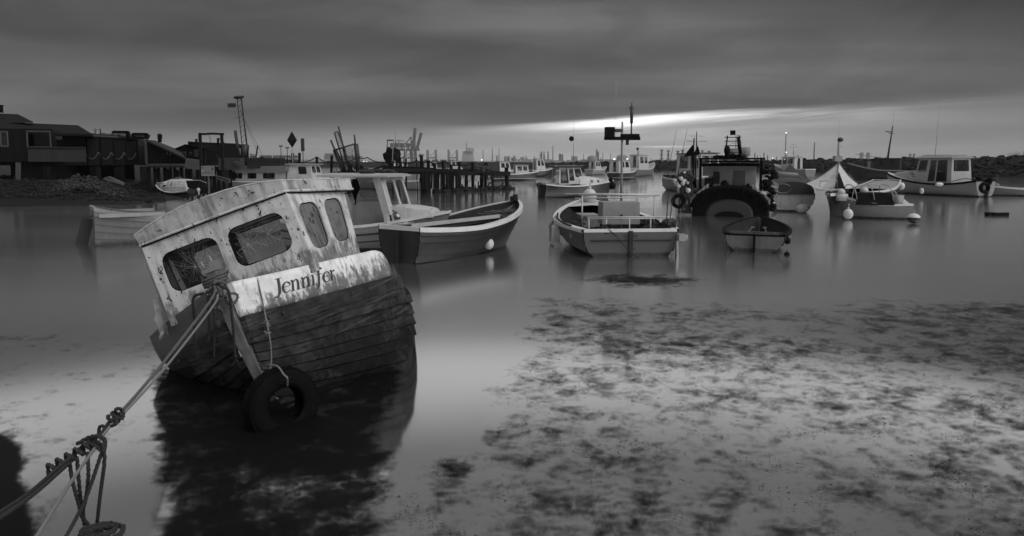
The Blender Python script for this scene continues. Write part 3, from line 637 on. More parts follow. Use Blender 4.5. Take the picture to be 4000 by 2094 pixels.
# ------------------------------------------------------------------ boats
def hull(root, L, B, zst, zmid, zbow, tw=.75, rake=.5, draft=.4, planks=0, mo=None, mi=None, gun=.05, mg=None, deck=None, bluff=2.2, full=.42, floor=None, trake=.0, p_=2.6, strake=None, ms=None, thick=.03, gprot=.02, boot=None):
    """origin = waterline at the stern centre, +x to the bow"""
    N = 22
    def hb(t_):
        if t_ < full: k = t_ / full; return B / 2 * (tw + (1 - tw) * sin(k * pi / 2))
        return B / 2 * max(0, 1 - ((t_ - full) / (1 - full)) ** bluff) ** .85
    def zs(t_):
        a = zst; b = zmid; c = zbow; m_ = .38
        return b + (a - b) * ((m_ - t_) / m_) ** 2 if t_ < m_ else b + (c - b) * ((t_ - m_) / (1 - m_)) ** 1.8
    def P(t_, s_, side, off=0):
        z = zs(t_) * (1 - s_) - draft * s_; pw = p_ * (1 - t_) + 1.15 * t_
        y = hb(t_) * (1 - s_ ** pw) ** .9 + off; x = L * t_ + (rake * t_ ** 3) * (z / max(zs(t_), .1)) - trake * (1 - t_) ** 4 * (z / zst)
        return Vector((x, side * max(y, .012), z))
    T = [i / N for i in range(N)] + [1.0]; ob = MB(); n = planks or 8
    if planks: SS = [q for k in range(n) for q in ((k / n, 0), ((k + 1) / n - .002, .04))]
    else: SS = [(k / n, 0) for k in range(n + 1)]
    for side in (1, -1): ob.grid([[P(t_, s_, side, o_ if t_ < .97 else 0) for s_, o_ in SS] for t_ in T], not planks)
    ob.poly([P(0, s_, 1) for s_, _ in SS] + [P(0, s_, -1) for s_, _ in SS[::-1]])
    sf = .5 if floor is None else None
    def inner(t_, k, side):   # k 0..1 from sheer to floor
        zf = floor if floor is not None else .15; z0 = zs(t_); z = z0 + (zf - z0) * k; s_ = (z0 - z) / (z0 + draft); q = P(t_, s_, side); q.y = side * max(abs(q.y) - thick - .004, .006); q.x -= .05 * t_ ** 6; q.z = z; return q
    T2 = [.012] + T[1:-1] + [.985]
    ib = MB()
    for side in (1, -1): ib.grid([[inner(t_, k / 4, side) for k in range(5)] for t_ in T2], True)
    ib.grid([[inner(t_, 1, 1), inner(t_, 1, -1)] for t_ in T2], False)
    ib.poly([inner(.012, k / 4, 1) for k in range(5)] + [inner(.012, k / 4, -1) for k in range(4, -1, -1)])
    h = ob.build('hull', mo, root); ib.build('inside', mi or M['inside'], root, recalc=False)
    gb = MB()
    for side in (1, -1):
        rows = []
        for t_ in T:
            a = P(t_, 0, side); rows.append([a + Vector((0, side * gprot, gun * .45)), a + Vector((0, side * gprot, -gun)), a + Vector((0, -side * .01, -gun)), a + Vector((0, -side * (thick + .03) * (1 if t_ < .98 else .2), gun * .45))])
        gb.grid(rows, False, closed=True)
    a, b = P(0, 0, 1), P(0, 0, -1); gb.beam(a + Vector((.03, 0, -gun * .2)), b + Vector((.03, 0, -gun * .2)), .07, gun * 1.3)
    gb.build('gunwale', mg or M['gunw'], root)
    if strake is not None:
        sb = MB()
        for side in (1, -1):
            sb.grid([[P(t_, strake - .012, side, .03 if t_ < .99 else .0), P(t_, strake + .012, side, .032 if t_ < .99 else 0), P(t_, strake + .02, side, 0), P(t_, strake - .02, side, 0)] for t_ in T], False, closed=True)
        sb.build('rubbing_strake', ms or M['dark'], root)
    if deck:
        for (t0, t1, dz, m_) in deck:
            TT = [t0 + (t1 - t0) * k / 10 for k in range(11)]; q = MB()
            q.grid([[P(t_, 0, 1) + Vector((0, -.02, dz)), P(t_, 0, 1) * .5 + P(t_, 0, -1) * .5 + Vector((0, 0, dz + .05)), P(t_, 0, -1) + Vector((0, .02, dz))] for t_ in TT], True)
            if dz < 0: pass
            q.build('deck', m_, root)
    return P, zs, hb
def place(name, st, bw, label, cat='boat', group=None, L=None, roll=0, z=0):
    a = gp(*st); b = gp(*bw); d = b - a; L = L or d.length; rz = atan2(d.y, d.x)
    r = empty(name, a, rz, label, cat, group); r.rotation_euler = (roll, 0, rz); r.location.z = z
    return r, L
def house(root, x0, x1, wb, wt, z0, z1, m_, front=(), sides=(), back=(), lean=0, blean=0, roof=None, roofm=None, over=.08, pane='pane', open_back=False, crown=.04, name='wheelhouse', th=.03, door=None, rt=.05):
    """cabin from x0 (aft) to x1 (forward)"""
    b = MB(); h = []
    A = lambda x, y, z: (x, y, z)
    f = [(x1, -wb, z0), (x1, wb, z0), (x1 - lean, wt, z1), (x1 - lean, -wt, z1)]
    h += b.wall([f[1], f[0], f[3], f[2]], front, th, inward=-1)
    L_ = [(x0, wb, z0), (x1, wb, z0), (x1 - lean, wt, z1), (x0 + blean, wt, z1)]; R_ = [(x0, -wb, z0), (x1, -wb, z0), (x1 - lean, -wt, z1), (x0 + blean, -wt, z1)]
    h += b.wall(L_, sides, th, inward=-1); h += b.wall(R_, sides, th)
    if not open_back:
        h += b.wall([(x0, -wb, z0), (x0, wb, z0), (x0 + blean, wt, z1), (x0 + blean, -wt, z1)], back, th)
    c = b.build(name, m_, root)
    for q in h: MB().poly(q).build('window', M[pane], c)
    rb = MB(); xs = [x0 + blean - over - (over if open_back else 0), (x0 + x1) / 2, x1 - lean + over]; ys = [-1, -.6, 0, .6, 1]; ww = wt + over
    top = [[(x, y * ww, z1 + rt + crown * (1 - y * y)) for y in ys] for x in xs]; bot = [[(x, y * ww, z1 + .004) for y in ys] for x in xs]
    rb.grid(top, False).grid(bot, False)
    for k in (0, 2): rb.grid([top[k], bot[k]], False)
    rb.grid([[r[0] for r in top], [r[0] for r in bot]], False).grid([[r[-1] for r in top], [r[-1] for r in bot]], False)
    rb.build('roof', roofm or m_, c)
    return c
def outboard(root, x, y, z, m_=None, s=1.0, tilt=0):
    c = Vector((x, y, z)); R_ = Matrix.Rotation(tilt, 3, 'Y'); mb = MB()
    mb.sphere(c + R_ @ Vector((-.14, 0, .18)) * s, .15 * s, 12, 8, (1.25, .75, 1), R_); mb.box(c + R_ @ Vector((-.13, 0, .03)) * s, (.22 * s, .18 * s, .16 * s), R_)
    o = mb.build('outboard_motor', m_ or M['black'], root)
    q = MB(); q.beam(c + R_ @ Vector((-.14, 0, 0)) * s, c + R_ @ Vector((-.16, 0, -.72)) * s, .09 * s, .14 * s); q.sphere(c + R_ @ Vector((-.2, 0, -.74)) * s, .07 * s, 8, 6, (2.2, .8, .8), R_); q.box(c + R_ @ Vector((-.16, 0, -.5)) * s, (.3 * s, .2 * s, .02), R_)
    q.build('drive_leg', M['darkmetal'], o); return o
def mast(root, pts, r0, r1, arms=(), m_='metal', name='mast'):
    mb = MB(); mb.tube(pts, [r0 + (r1 - r0) * i / (len(pts) - 1) for i in range(len(pts))], 8)
    for a, b, r in arms: mb.cyl(a, b, r, n=6)
    return mb.build(name, M[m_], root)
def ball(u, v, D, r, label, m_='buoy', name='ball_fender', sc=(1, 1, 1.12), cat='fender', group=None):
    c = at(u, v, D); mb = MB(); mb.sphere(c, r, 20, 14, sc); mb.cyl(c + Vector((0, 0, r * 1.05)), c + Vector((0, 0, r * 1.4)), r * .22); mb.tube([c + Vector((0, 0, r * 1.4)), c + Vector((.02, .0, r * 2.2))], r * .07, 5)
    o = mb.build(name, M[m_]); return tag(o, label, cat, group)
def sausage(a, b, r, label, m_='buoy'):
    a = Vector(a); b = Vector(b); n = 7; P_ = [a.lerp(b, i / (n - 1)) for i in range(n)]; o = MB().tube(P_, [r * .35, r * .85, r, r, r, r * .85, r * .35], 12).build('tube_fender', M[m_]); return tag(o, label, 'fender')
HM = dict
M['gunw'] = mat('white_gunwale', .55, .4, .3, 4, .25)
M['h_white'] = mat('hull_white_topsides', .21, .4, .35, 2, .18, low=.03, split=.10, streak=.45)
M['h_dark'] = mat('hull_dark_topsides', .010, .35, .4, 2, .05, low=.012, split=.05, streak=.3)
M['h_clinker'] = mat('hull_dark_clinker', .013, .45, .5, 3, .025, low=.02, split=.12, streak=.4)
M['h_clinkerwhite'] = mat('hull_white_clinker', .10, .45, .4, 3, .16, low=.025, split=.10, streak=.4)
M['h_grey'] = mat('hull_grey_topsides', .062, .5, .45, 3, .06, low=.012, split=.1, streak=.5)
M['h_palegrey'] = mat('hull_pale_grey', .15, .5, .4, 3, .12, low=.02, split=.08, streak=.5)
M['h_band'] = mat('hull_dark_with_white_line', .018, .4, .3, 2, .05, low=.01, split=.02, stripe=(.26, .31, .5))
# --- white clinker launch, left, partly behind the foreground boat
def boat_left():
    r, L = place('clinker_launch', (366, 955), (1096, 910), 'white clinker boat lying stern to the left, half hidden by the leaning boat')
    hull(r, L, 1.9, 1.05, .78, 1.1, tw=.72, rake=.4, planks=7, mo=M['h_clinkerwhite'], mi=M['grey'], gun=.07, mg=M['lgrey'], deck=[(.6, .96, -.04, M['grey'])], floor=.25)
    mb = MB()
    for x in (1.2, 2.2): mb.box((x, 0, .6), (.22, 1.5, .04))
    mb.build('thwart', M['wood'], r)
    rd = MB().beam((-.10, 0, .75), (-.32, 0, -.1), .04, .3).beam((-.05, 0, .8), (.5, 0, .95), .04, .05).build('rudder', M['dark'], r)
    MB().box((.9, .93, .86), (1.6, .05, .10)).box((.9, -.93, .86), (1.6, .05, .10)).build('coaming', M['lgrey'], r)
boat_left()
# --- white boat with open-backed wheelhouse and ship's wheel
def boat_wheel():
    r, L = place('wheelhouse_boat', (1160, 962), (1700, 978), 'white boat with open wheelhouse, wheel and roof bundle, beyond the leaning boat')
    P, zs, hb = hull(r, L, 2.1, .78, .66, 1.05, tw=.75, rake=.45, mo=M['h_white'], mi=M['lgrey'], gun=.05, deck=[(.70, .97, .0, M['white'])], strake=.22, floor=.12)
    MB().grid([[P(t_, .38, 1, .004), P(t_, .41, 1, .004)] for t_ in [k / 14 for k in range(14)]], False).grid([[P(t_, .38, -1, .004), P(t_, .41, -1, .004)] for t_ in [k / 14 for k in range(14)]], False).build('boot_line', M['dark'], r)
    # open-sided wheelhouse: far wall with windows, windscreen, near pillars, locker bulkhead with the wheel
    hb_ = MB(); th_ = .04
    h = hb_.wall([(1.35, .74, .3), (3.15, .74, .3), (2.85, .66, 1.93), (1.5, .66, 1.93)], [(.08, .62, .46, .92, .3), (.56, .60, .92, .92, .3)], th_, inward=-1)
    h += hb_.wall([(3.15, .74, .8), (3.15, -.74, .8), (2.82, -.66, 1.93), (2.82, .66, 1.93)], [(.08, .3, .46, .92), (.54, .3, .92, .92)], th_)
    MB().beam((1.05, -.78, .62), (1.48, -.68, 1.93), .07, .12).build('pillar', M['white_clean'], r); hb_.beam((3.02, -.74, .95), (2.72, -.68, 1.93), .09, .22).beam((3.02, -.76, .62), (3.02, -.74, 1.0), .09, .30)
    sp = MB(); sp.wall([(2.95, -.76, .55), (3.55, -.70, .60), (3.45, -.62, 1.18), (2.9, -.70, 1.20)], [(.15, .2, .62, .85, .45)], .04)
    c = hb_.build('wheelhouse', M['white_clean'], r); sp.build('side_panel', M['white_clean'], c)
    for q in h: MB().poly(q).build('window', M['pane'], c)
    rb = MB(); ys = [-1, -.6, 0, .6, 1]; top = [[(x, y * .84, 1.98 + .05 * (1 - y * y)) for y in ys] for x in (1.12, 2.0, 3.05)]; bot = [[(x, y * .84, 1.935) for y in ys] for x in (1.12, 2.0, 3.05)]
    rb.grid(top, False).grid(bot, False).grid([top[0], bot[0]], False).grid([top[2], bot[2]], False).grid([[q[0] for q in top], [q[0] for q in bot]], False).grid([[q[-1] for q in top], [q[-1] for q in bot]], False); rb.build('roof', M['white'], c)
    MB().box((2.25, .12, .76), (1.25, .05, .95)).box((2.25, .30, 1.22), (1.3, .45, .05)).build('bulkhead', M['white_clean'], c)
    MB().box((2.72, .06, 1.06), (.24, .06, .13)).build('instrument_box', M['dark'], c)
    wh = MB(); cx = Vector((2.78, -.06, .74)); N = 18
    wh.tube([cx + Vector((cos(2 * pi * k / N) * .17, 0, sin(2 * pi * k / N) * .17)) for k in range(N)], .016, 6, closed=True)
    for k in range(8): a = 2 * pi * k / 8; wh.cyl(cx, cx + Vector((cos(a), 0, sin(a))) * .25, .012, n=5)
    wh.cyl(cx + Vector((0, -.02, 0)), cx + Vector((0, .16, 0)), .045); wh.build('steering_wheel', M['darkmetal'], c)
    jk = MB(); rr = random.Random(4)
    rows = [[(1.62 + .045 * j + rr.uniform(-.01, .01) - .02 * abs(i - 3) * (j - 3.5) * .5, .0 + .03 * sin(j * 1.7), 1.90 - .085 * i - .05 * abs(sin(j * .9))) for j in range(8)] for i in range(9)]
    jk.grid(rows); jk.build('hanging_oilskin', M['black'], c)
    MB().cyl((3.2, -.72, .9), (3.2, -.60, .9), .13, n=20).build('porthole', M['panedark'], r)
    # trunk cabin forward
    q = MB(); q.grid([[(x, y * w_, z + .06 * (1 - y * y)) for y in (-1, -.6, 0, .6, 1)] for x, w_, z in ((2.9, .62, 1.16), (3.5, .5, 1.14), (4.0, .36, 1.08))])
    q.grid([[(2.9, .62, 1.16), (3.5, .5, 1.14), (4.0, .36, 1.08)], [(2.9, .66, .8), (3.5, .55, .85), (4.1, .38, .9)]], False).grid([[(2.9, -.62, 1.16), (3.5, -.5, 1.14), (4.0, -.36, 1.08)], [(2.9, -.66, .8), (3.5, -.55, .85), (4.1, -.38, .9)]], False).grid([[(4.0, y * .36, 1.08 + .06 * (1 - y * y)) for y in (-1, 0, 1)], [(4.1, y * .38, .9) for y in (-1, 0, 1)]], False)
    q.build('cuddy', M['white_clean'], r)
    ra = MB(); ra.tube([(x, y, z) for x, y, z in ((1.9, .3, 2.04), (2.3, .42, 2.08), (2.6, .3, 2.05), (2.62, -.1, 2.06))], .06, 8); rr = random.Random(2)
    for k in range(7): ra.rock((1.9 + .14 * k, rr.uniform(-.25, .3), 2.06), .16, k, .45)
    o = ra.build('rope_bundle', M['net']); o.matrix_world = r.matrix_world if False else Matrix.Translation(r.location) @ Matrix.Rotation(r.rotation_euler.z, 4, 'Z'); tag(o, 'dark heap of net and rope lying on the open wheelhouse roof', 'net')
    MB().tube([(.3, .8, .75), (.7, .88, .9), (1.1, .8, .98)], .03, 6).tube([(.25, -.82, .74), (.6, -.9, .98), (1.2, -.8, 1.0)], .02, 6).build('stern_rail', M['metal'], r)
    # towing warp heap inside the stern
    t_ = MB(); t_.rock((.5, .1, .5), .38, 9, .6, 2); o = t_.build('tarpaulin_heap', M['dark']); o.matrix_world = Matrix.Translation(r.location) @ Matrix.Rotation(r.rotation_euler.z, 4, 'Z'); tag(o, 'dark covered heap in the stern of the wheelhouse boat', 'cover')
boat_wheel()
ball(1500, 905, 17.2, .17, 'round black fender hanging on the side of the wheelhouse boat by the dark open boat', 'rubber', sc=(1, .8, 1))
# --- dark clinker open boat
def boat_open():
    r, L = place('open_clinker_boat', (1560, 1026), (1975, 952), 'dark clinker open boat with white gunwale, its rounded bow piled with pale rope')
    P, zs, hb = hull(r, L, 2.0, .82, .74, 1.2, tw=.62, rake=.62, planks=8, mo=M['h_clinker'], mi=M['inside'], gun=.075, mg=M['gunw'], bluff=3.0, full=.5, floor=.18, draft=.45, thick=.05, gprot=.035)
    b = MB(); y = .72
    b.add([Vector((.1, -hb(.02) + .02, .86)), Vector((.1, -hb(.02) + .30, .80)), Vector((3.15, -hb(.66) + .36, .82)), Vector((3.15, -hb(.66) + .02, .90))], [(0, 1, 2, 3)])
    b.beam((.05, -hb(.02) + .30, .83), (3.2, -hb(.66) + .37, .86), .04, .16); b.build('side_deck', M['white'], r)
    for x, z in ((1.2, .55), (2.3, .58), (3.7, .72)): MB().box((x, 0, z), (.26, 2 * hb(x / L) - .14, .05)).build('thwart', M['wood'], r)
    MB().box((L + .50, 0, 1.28), (.12, .09, .22)).build('stem_head', M['dark'], r)
    MB().beam((-.06, 0, .7), (-.08, 0, -.2), .03, .12).build('rudder', M['dark'], r)
    W_ = Matrix.Translation(r.location) @ Matrix.Rotation(r.rotation_euler.z, 4, 'Z'); rr = random.Random(8); mb = MB()
    for k in range(16):
        c = Vector((4.15 + rr.uniform(-.28, .22), rr.uniform(-.3, .3), .80 + .012 * k)); n = 16; ra, rb_ = rr.uniform(.22, .42), rr.uniform(.12, .28); a0 = rr.uniform(0, 6.28)
        mb.tube([W_ @ (c + Vector((cos(a0) * cos(2 * pi * i / n) * ra - sin(a0) * sin(2 * pi * i / n) * rb_, sin(a0) * cos(2 * pi * i / n) * ra + cos(a0) * sin(2 * pi * i / n) * rb_, .02 * sin(i * 2.1)))) for i in range(n + 1)], .011, 5)
    for k in range(5): mb.tube([W_ @ Vector(q) for q in smoothpath([(4.2 + .05 * k, .1 - .04 * k, .9), (4.6, .05 - .02 * k, 1.02), (5.0, .02 * k, 1.2), (L + .46, 0, 1.30)])], .01, 5)
    for k in range(6): y_ = -.4 + .14 * k; mb.tube([W_ @ Vector(q) for q in smoothpath([(4.1, y_, .85), (3.86, y_ + .02, .78), (3.82, y_, .45)])], .01, 5)
    tag(mb.build('rope_pile', M['rope']), 'pile of pale rope heaped in the bow of the dark open boat', 'rope')
    mb = MB()
    for k in range(3): coil(mb, W_ @ Vector((L + .44, 0, 1.22 + .04 * k)), (0, 0, 1), .1, 1.2, .018, .03)
    tag(mb.build('rope_lashing', M['ropedark']), 'dark rope turns round the stem head of the dark open boat', 'rope')
boat_open()
ball(1910, 952, 16.8, .125, 'white ball fender hanging at the side of the dark open boat', sc=(1, 1, 1.15))
# --- small work boat seen from its transom, centre
def boat_work():
    r, L = place('work_boat', (2462, 1003), (2300, 808), 'pale work boat seen from its transom, with engine box, rails and fishing rods', L=5.2)
    r.location = gp(2462, 1003); b_ = Vector((2.42, 22.2, 0)); d = b_ - r.location; L = d.length - .6; r.rotation_euler = (0, 0, atan2(d.y, d.x))
    P, zs, hb = hull(r, L, 2.9, .66, .66, 1.1, tw=.80, rake=.5, mo=M['h_grey'], mi=M['inside'], gun=.06, mg=M['gunw'], full=.45, planks=6, floor=.1, p_=3.2, gprot=.06, thick=.10, deck=[(.84, .98, .0, M['white_clean'])])
    b = MB(); b.box((-.02, 0, .40), (.03, 2.0, .03)).box((-.025, 0, .33), (.05, .10, .62)); b.build('transom_trim', M['dark'], r)
    MB().box((-.03, -.02, .20), (.02, .18, .04)).box((-.03, 0, .52), (.02, .34, .03)).build('rudder_gudgeon', M['darkmetal'], r)
    MB().box((-.10, -1.24, .48), (.22, .18, .16)).sphere((-.10, -1.33, .48), .08, 10, 8, (1.3, .9, 1)).build('quarter_bracket', M['lgrey'], r)
    MB().beam((-.12, -1.12, .4), (-.18, -1.12, -.2), .05, .12).beam((-.14, -1.0, .1), (-.16, -.98, -.15), .05, .08).build('drive_leg', M['metal'], r)
    eb = MB(); eb.box((1.5, -.06, .98), (.62, 1.0, .58), taper=.97); c = eb.build('engine_box', M['lgrey'], r)
    MB().box((1.17, -.06, .90), (.03, .06, .10)).build('latch', M['dark'], c)
    ra = MB()
    for y in (-1.2, -.7, -.15, .45, .9): ra.cyl((.7, y, .30), (.7, y, .92), .018, n=6)
    for z in (.92, .88): ra.cyl((.7, -1.25, z), (.7, .95, z), .02, n=6)
    for y in (-1.15, .85): ra.cyl((1.9, y, .3), (1.9, y, 1.42), .022, n=6)
    ra.cyl((1.9, -1.3, 1.42), (1.9, .95, 1.45), .035, n=8); ra.cyl((1.9, -1.0, 1.36), (1.9, 1.05, 1.34), .02, n=6)
    ra.build('rail', M['white_clean'], r)
    # light mast with its cross platform
    m_ = mast(r, [(2.6, -.40, .4), (2.6, -.40, 2.6), (2.6, -.40, 3.45)], .04, .03, m_='lgrey')
    MB().box((2.6, -.40, 2.98), (.16, 1.0, .09)).build('cross_platform', M['black'], m_); MB().box((2.6, -.62, 3.065), (.2, .5, .08)).build('radar_scanner', M['black'], m_)
    MB().box((2.6, -.04, 3.16), (.24, .24, .27)).build('radar_box', M['black'], m_)
    MB().box((2.6, -.28, 3.20), (.12, .24, .09)).build('lamp_housing', M['darkmetal'], m_)
    MB().cyl((2.6, -.66, 3.0), (2.6, -.66, 3.45), .022).cyl((2.6, -.66, 3.4), (2.6, -.66, 3.88), .045, .045).cyl((2.6, -.66, 3.88), (2.6, -.66, 3.98), .012).cyl((2.6, -.74, 3.82), (2.6, -.58, 3.82), .012, n=5).build('radar_reflector', M['darkmetal'], m_)
    MB().cyl((2.6, -.55, 2.94), (2.6, -.55, 2.80), .045).build('hanging_lamp', M['darkmetal'], m_)
    MB().cyl((2.6, -.22, 3.0), (2.6, -.20, 4.6), .005, .003, 5).build('whip_aerial', M['metal'], m_)
    W_ = Matrix.Translation(r.location) @ Matrix.Rotation(r.rotation_euler.z, 4, 'Z')
    def inb(f, nm, m2, lab, cat): o = f.build(nm, M[m2]); o.matrix_world = W_; return tag(o, lab, cat)
    rr = random.Random(6)
    for k, (x, y, tx, tz) in enumerate(((.45, -1.02, -.10, 2.05), (.55, -1.10, -.28, 2.1), (.62, -1.2, -.42, 1.35))):
        inb(MB().tube([(x, y, .35), (x + .03, y + tx * .4, (tz + .4) / 2), (x + .05, y + tx, tz)], [.017, .012, .005], 6).cyl((x, y, .5), (x + .005, y - .01, .8), .022, n=8).sphere((x - .04, y, .72), .04, 8, 6), 'fishing_rod', 'dark', ('left of three fishing rods standing in the right quarter of the central work boat', 'middle of three fishing rods standing in the right quarter of the central work boat', 'shortest bent fishing rod standing in the right quarter of the central work boat')[k], 'fishing rod')
    tb = MB(); N = 16
    pr = [(.30, .30), (.36, .52), (.39, .53), (.33, .31)]
    tb.grid([[(1.0 + cos(2 * pi * k / N) * a, .98 + sin(2 * pi * k / N) * a, z) for a, z in pr] for k in range(N + 1)]); tb.add([(1.0 + cos(2 * pi * k / N) * .3, .98 + sin(2 * pi * k / N) * .3, .32) for k in range(N)], [tuple(range(N))])
    inb(tb, 'tub', 'lgrey', 'shallow round tub on the left side of the central work boat', 'tub')
    for k, (x, y, z, s_, nm, m2, lab) in enumerate(((2.2, .98, .55, .3, 'net_heap', 'net', 'dark net heaped along the left side of the central work boat'), (.4, .55, .45, .22, 'net_heap', 'ropedark', 'small dark net heap by the transom of the central work boat'), (1.6, -.98, .55, .26, 'net_heap', 'net', 'dark gear heaped on the right side of the central work boat'))):
        q = MB()
        for j in range(7): q.rock((x + rr.uniform(-.3, .3), y + rr.uniform(-.15, .15), z + rr.uniform(-.05, .12)), s_ * rr.uniform(.5, .9), j + 10 * k, .6)
        for j in range(9): q.tube(smoothpath([(x + rr.uniform(-.4, .4), y + rr.uniform(-.25, .25), z + rr.uniform(.05, .3)) for _ in range(4)]), .012, 5)
        inb(q, nm, m2, lab, 'net')
    inb(MB().box((3.1, .45, .62), (.9, .5, .30)).box((3.1, .45, .80), (.95, .55, .04)), 'fish_box', 'lgrey', 'pale lidded box standing forward left in the central work boat', 'box')
    inb(MB().box((.5, -.55, .45), (.35, .45, .3)).sphere((.5, -.2, .5), .14), 'gear_box', 'orange', 'pale box and float by the right rail of the central work boat', 'box')
    inb(MB().box((.35, -1.06, .52), (.26, .3, .45)).rock((.35, -1.06, .80), .2, 3), 'bucket_of_gear', 'dark', 'dark bin of gear at the foot of the rods in the central work boat', 'bin')
    # jerrycan fenders hanging on the port quarter, rope edging
    q = MB(); q.box((2.3, 1.52, .30), (.30, .22, .52), taper=.93); q.box((2.3, 1.52, .60), (.12, .06, .08)); inb(q, 'jerrycan_fender', 'buoy', 'white plastic jerrycan hung as a fender on the left side of the central work boat', 'fender')
    q = MB(); q.box((1.95, 1.50, -.0), (.28, .2, .26), taper=.92); inb(q, 'jerrycan_fender', 'buoy', 'lower cream jerrycan fender touching the water by the central work boat', 'fender')
    inb(MB().tube([(2.9, 1.38, .80), (2.95, 1.58, .5), (2.9, 1.56, .1), (2.8, 1.45, -.1)], .05, 8), 'tube_fender', 'lgrey', 'long grey tube fender curving down the left bow of the central work boat', 'fender')
    q = MB(); rope(q, [(3.2, 1.32, .84), (2.6, 1.42, .76), (1.9, 1.46, .74), (1.3, 1.42, .72), (.8, 1.34, .70)], .03); inb(q, 'rope_edging', 'ropedark', 'thick dark rope laid along the left gunwale of the central work boat', 'rope')
    inb(MB().tube(smoothpath([(0, .55, .68), (-.05, .35, .5), (-.1, 0, .1), (-.4, -.35, -.1)]), .012, 5), 'stern_line', 'ropedark', 'thin dark line trailing across the transom of the central work boat', 'rope')
boat_work()
ball(2303, 768, 21.6, .235, 'large pale ball fender hanging at the bow of the central work boat', 'buoy')
# --- dark-hulled motor boat with canopy, centre back
def boat_cruiser():
    r, L = place('motor_boat', (2118, 772), (2372, 768), 'dark hulled motor boat with white topsides, canopied cockpit and two portholes')
    P, zs, hb = hull(r, L, 1.9, .92, .78, 1.12, tw=.8, rake=.45, mo=M['h_dark'], mi=M['inside'], gun=.06, mg=M['gunw'], deck=[(.5, .98, .02, M['white_clean'])], floor=.3)
    MB().grid([[P(t_, .42, -1, .006), P(t_, .45, -1, .006)] for t_ in [.28 + k / 20 for k in range(9)]], False).build('white_line', M['white_clean'], r)
    q = MB()   # trunk cabin
    rows = [(2.35, .70, 1.42), (2.9, .66, 1.38), (3.7, .52, 1.28), (4.3, .3, 1.14)]
    q.grid([[(x, y * w_, z + .05 * (1 - y * y)) for y in (-1, -.5, 0, .5, 1)] for x, w_, z in rows])
    for s_ in (1, -1): q.grid([[(x, s_ * w_, z) for x, w_, z in rows], [(x, s_ * (w_ + .1), .86) for x, w_, z in rows]], False)
    q.add([(2.35, -.7, 1.42), (2.35, .7, 1.42), (2.35, .8, .5), (2.35, -.8, .5)], [(0, 1, 2, 3)]); cb = q.build('cuddy', M['white_clean'], r)
    for x, y in ((3.25, -.66), (3.75, -.56)): MB().cyl((x, y - .02, 1.08), (x, y + .05, 1.08), .10, n=16).build('porthole', M['panedark'], cb)
    house(r, .9, 2.75, .74, .66, .9, 1.98, M['white_clean'], front=[(.08, .5, .92, .92, .15)], sides=[(.06, .04, .38, .92, .1), (.42, .2, .62, .92, .1), (.68, .42, .96, .92, .2)], lean=.3, blean=.05, open_back=True, over=.14, roofm=M['dark'])
    MB().tube([(.05, .75, .92), (.5, .76, 1.3), (1.0, .72, 1.62)], .02, 6).tube([(.05, -.75, .92), (.5, -.76, 1.3), (1.0, -.72, 1.62)], .02, 6).box((.55, 0, .72), (.8, 1.3, .5)).build('cockpit_rail', M['lgrey'], r)
    ra = MB()
    for x in (.8, 1.6, 2.5): ra.cyl((x, .6, 2.03), (x, .6, 2.12), .012, n=5).cyl((x, -.6, 2.03), (x, -.6, 2.12), .012, n=5)
    ra.cyl((.7, .6, 2.12), (2.7, .6, 2.12), .014, n=5).cyl((.7, -.6, 2.12), (2.7, -.6, 2.12), .014, n=5); ra.build('roof_rail', M['metal'], r)
    mast(r, [(2.2, 0, 2.0), (2.2, 0, 3.6)], .035, .02, [((2.2, 0, 3.6), (2.2, 0, 5.2), .008)], name='mast', m_='lgrey')
    MB().sphere((2.05, 0, 3.9), .17, 12, 8).cyl((2.05, 0, 3.9), (2.2, 0, 3.9), .02).build('mast_ball', M['black'], r)
    outboard(r, .0, .15, .65, M['dark'], 1.1)
boat_cruiser()
ball(2392, 726, 44, .22, 'dark ball fender hanging from the bow of the centre motor boat', 'rubber'); ball(2386, 702, 44.6, .15, 'small dark fender at the bow rail of the centre motor boat', 'rubber')
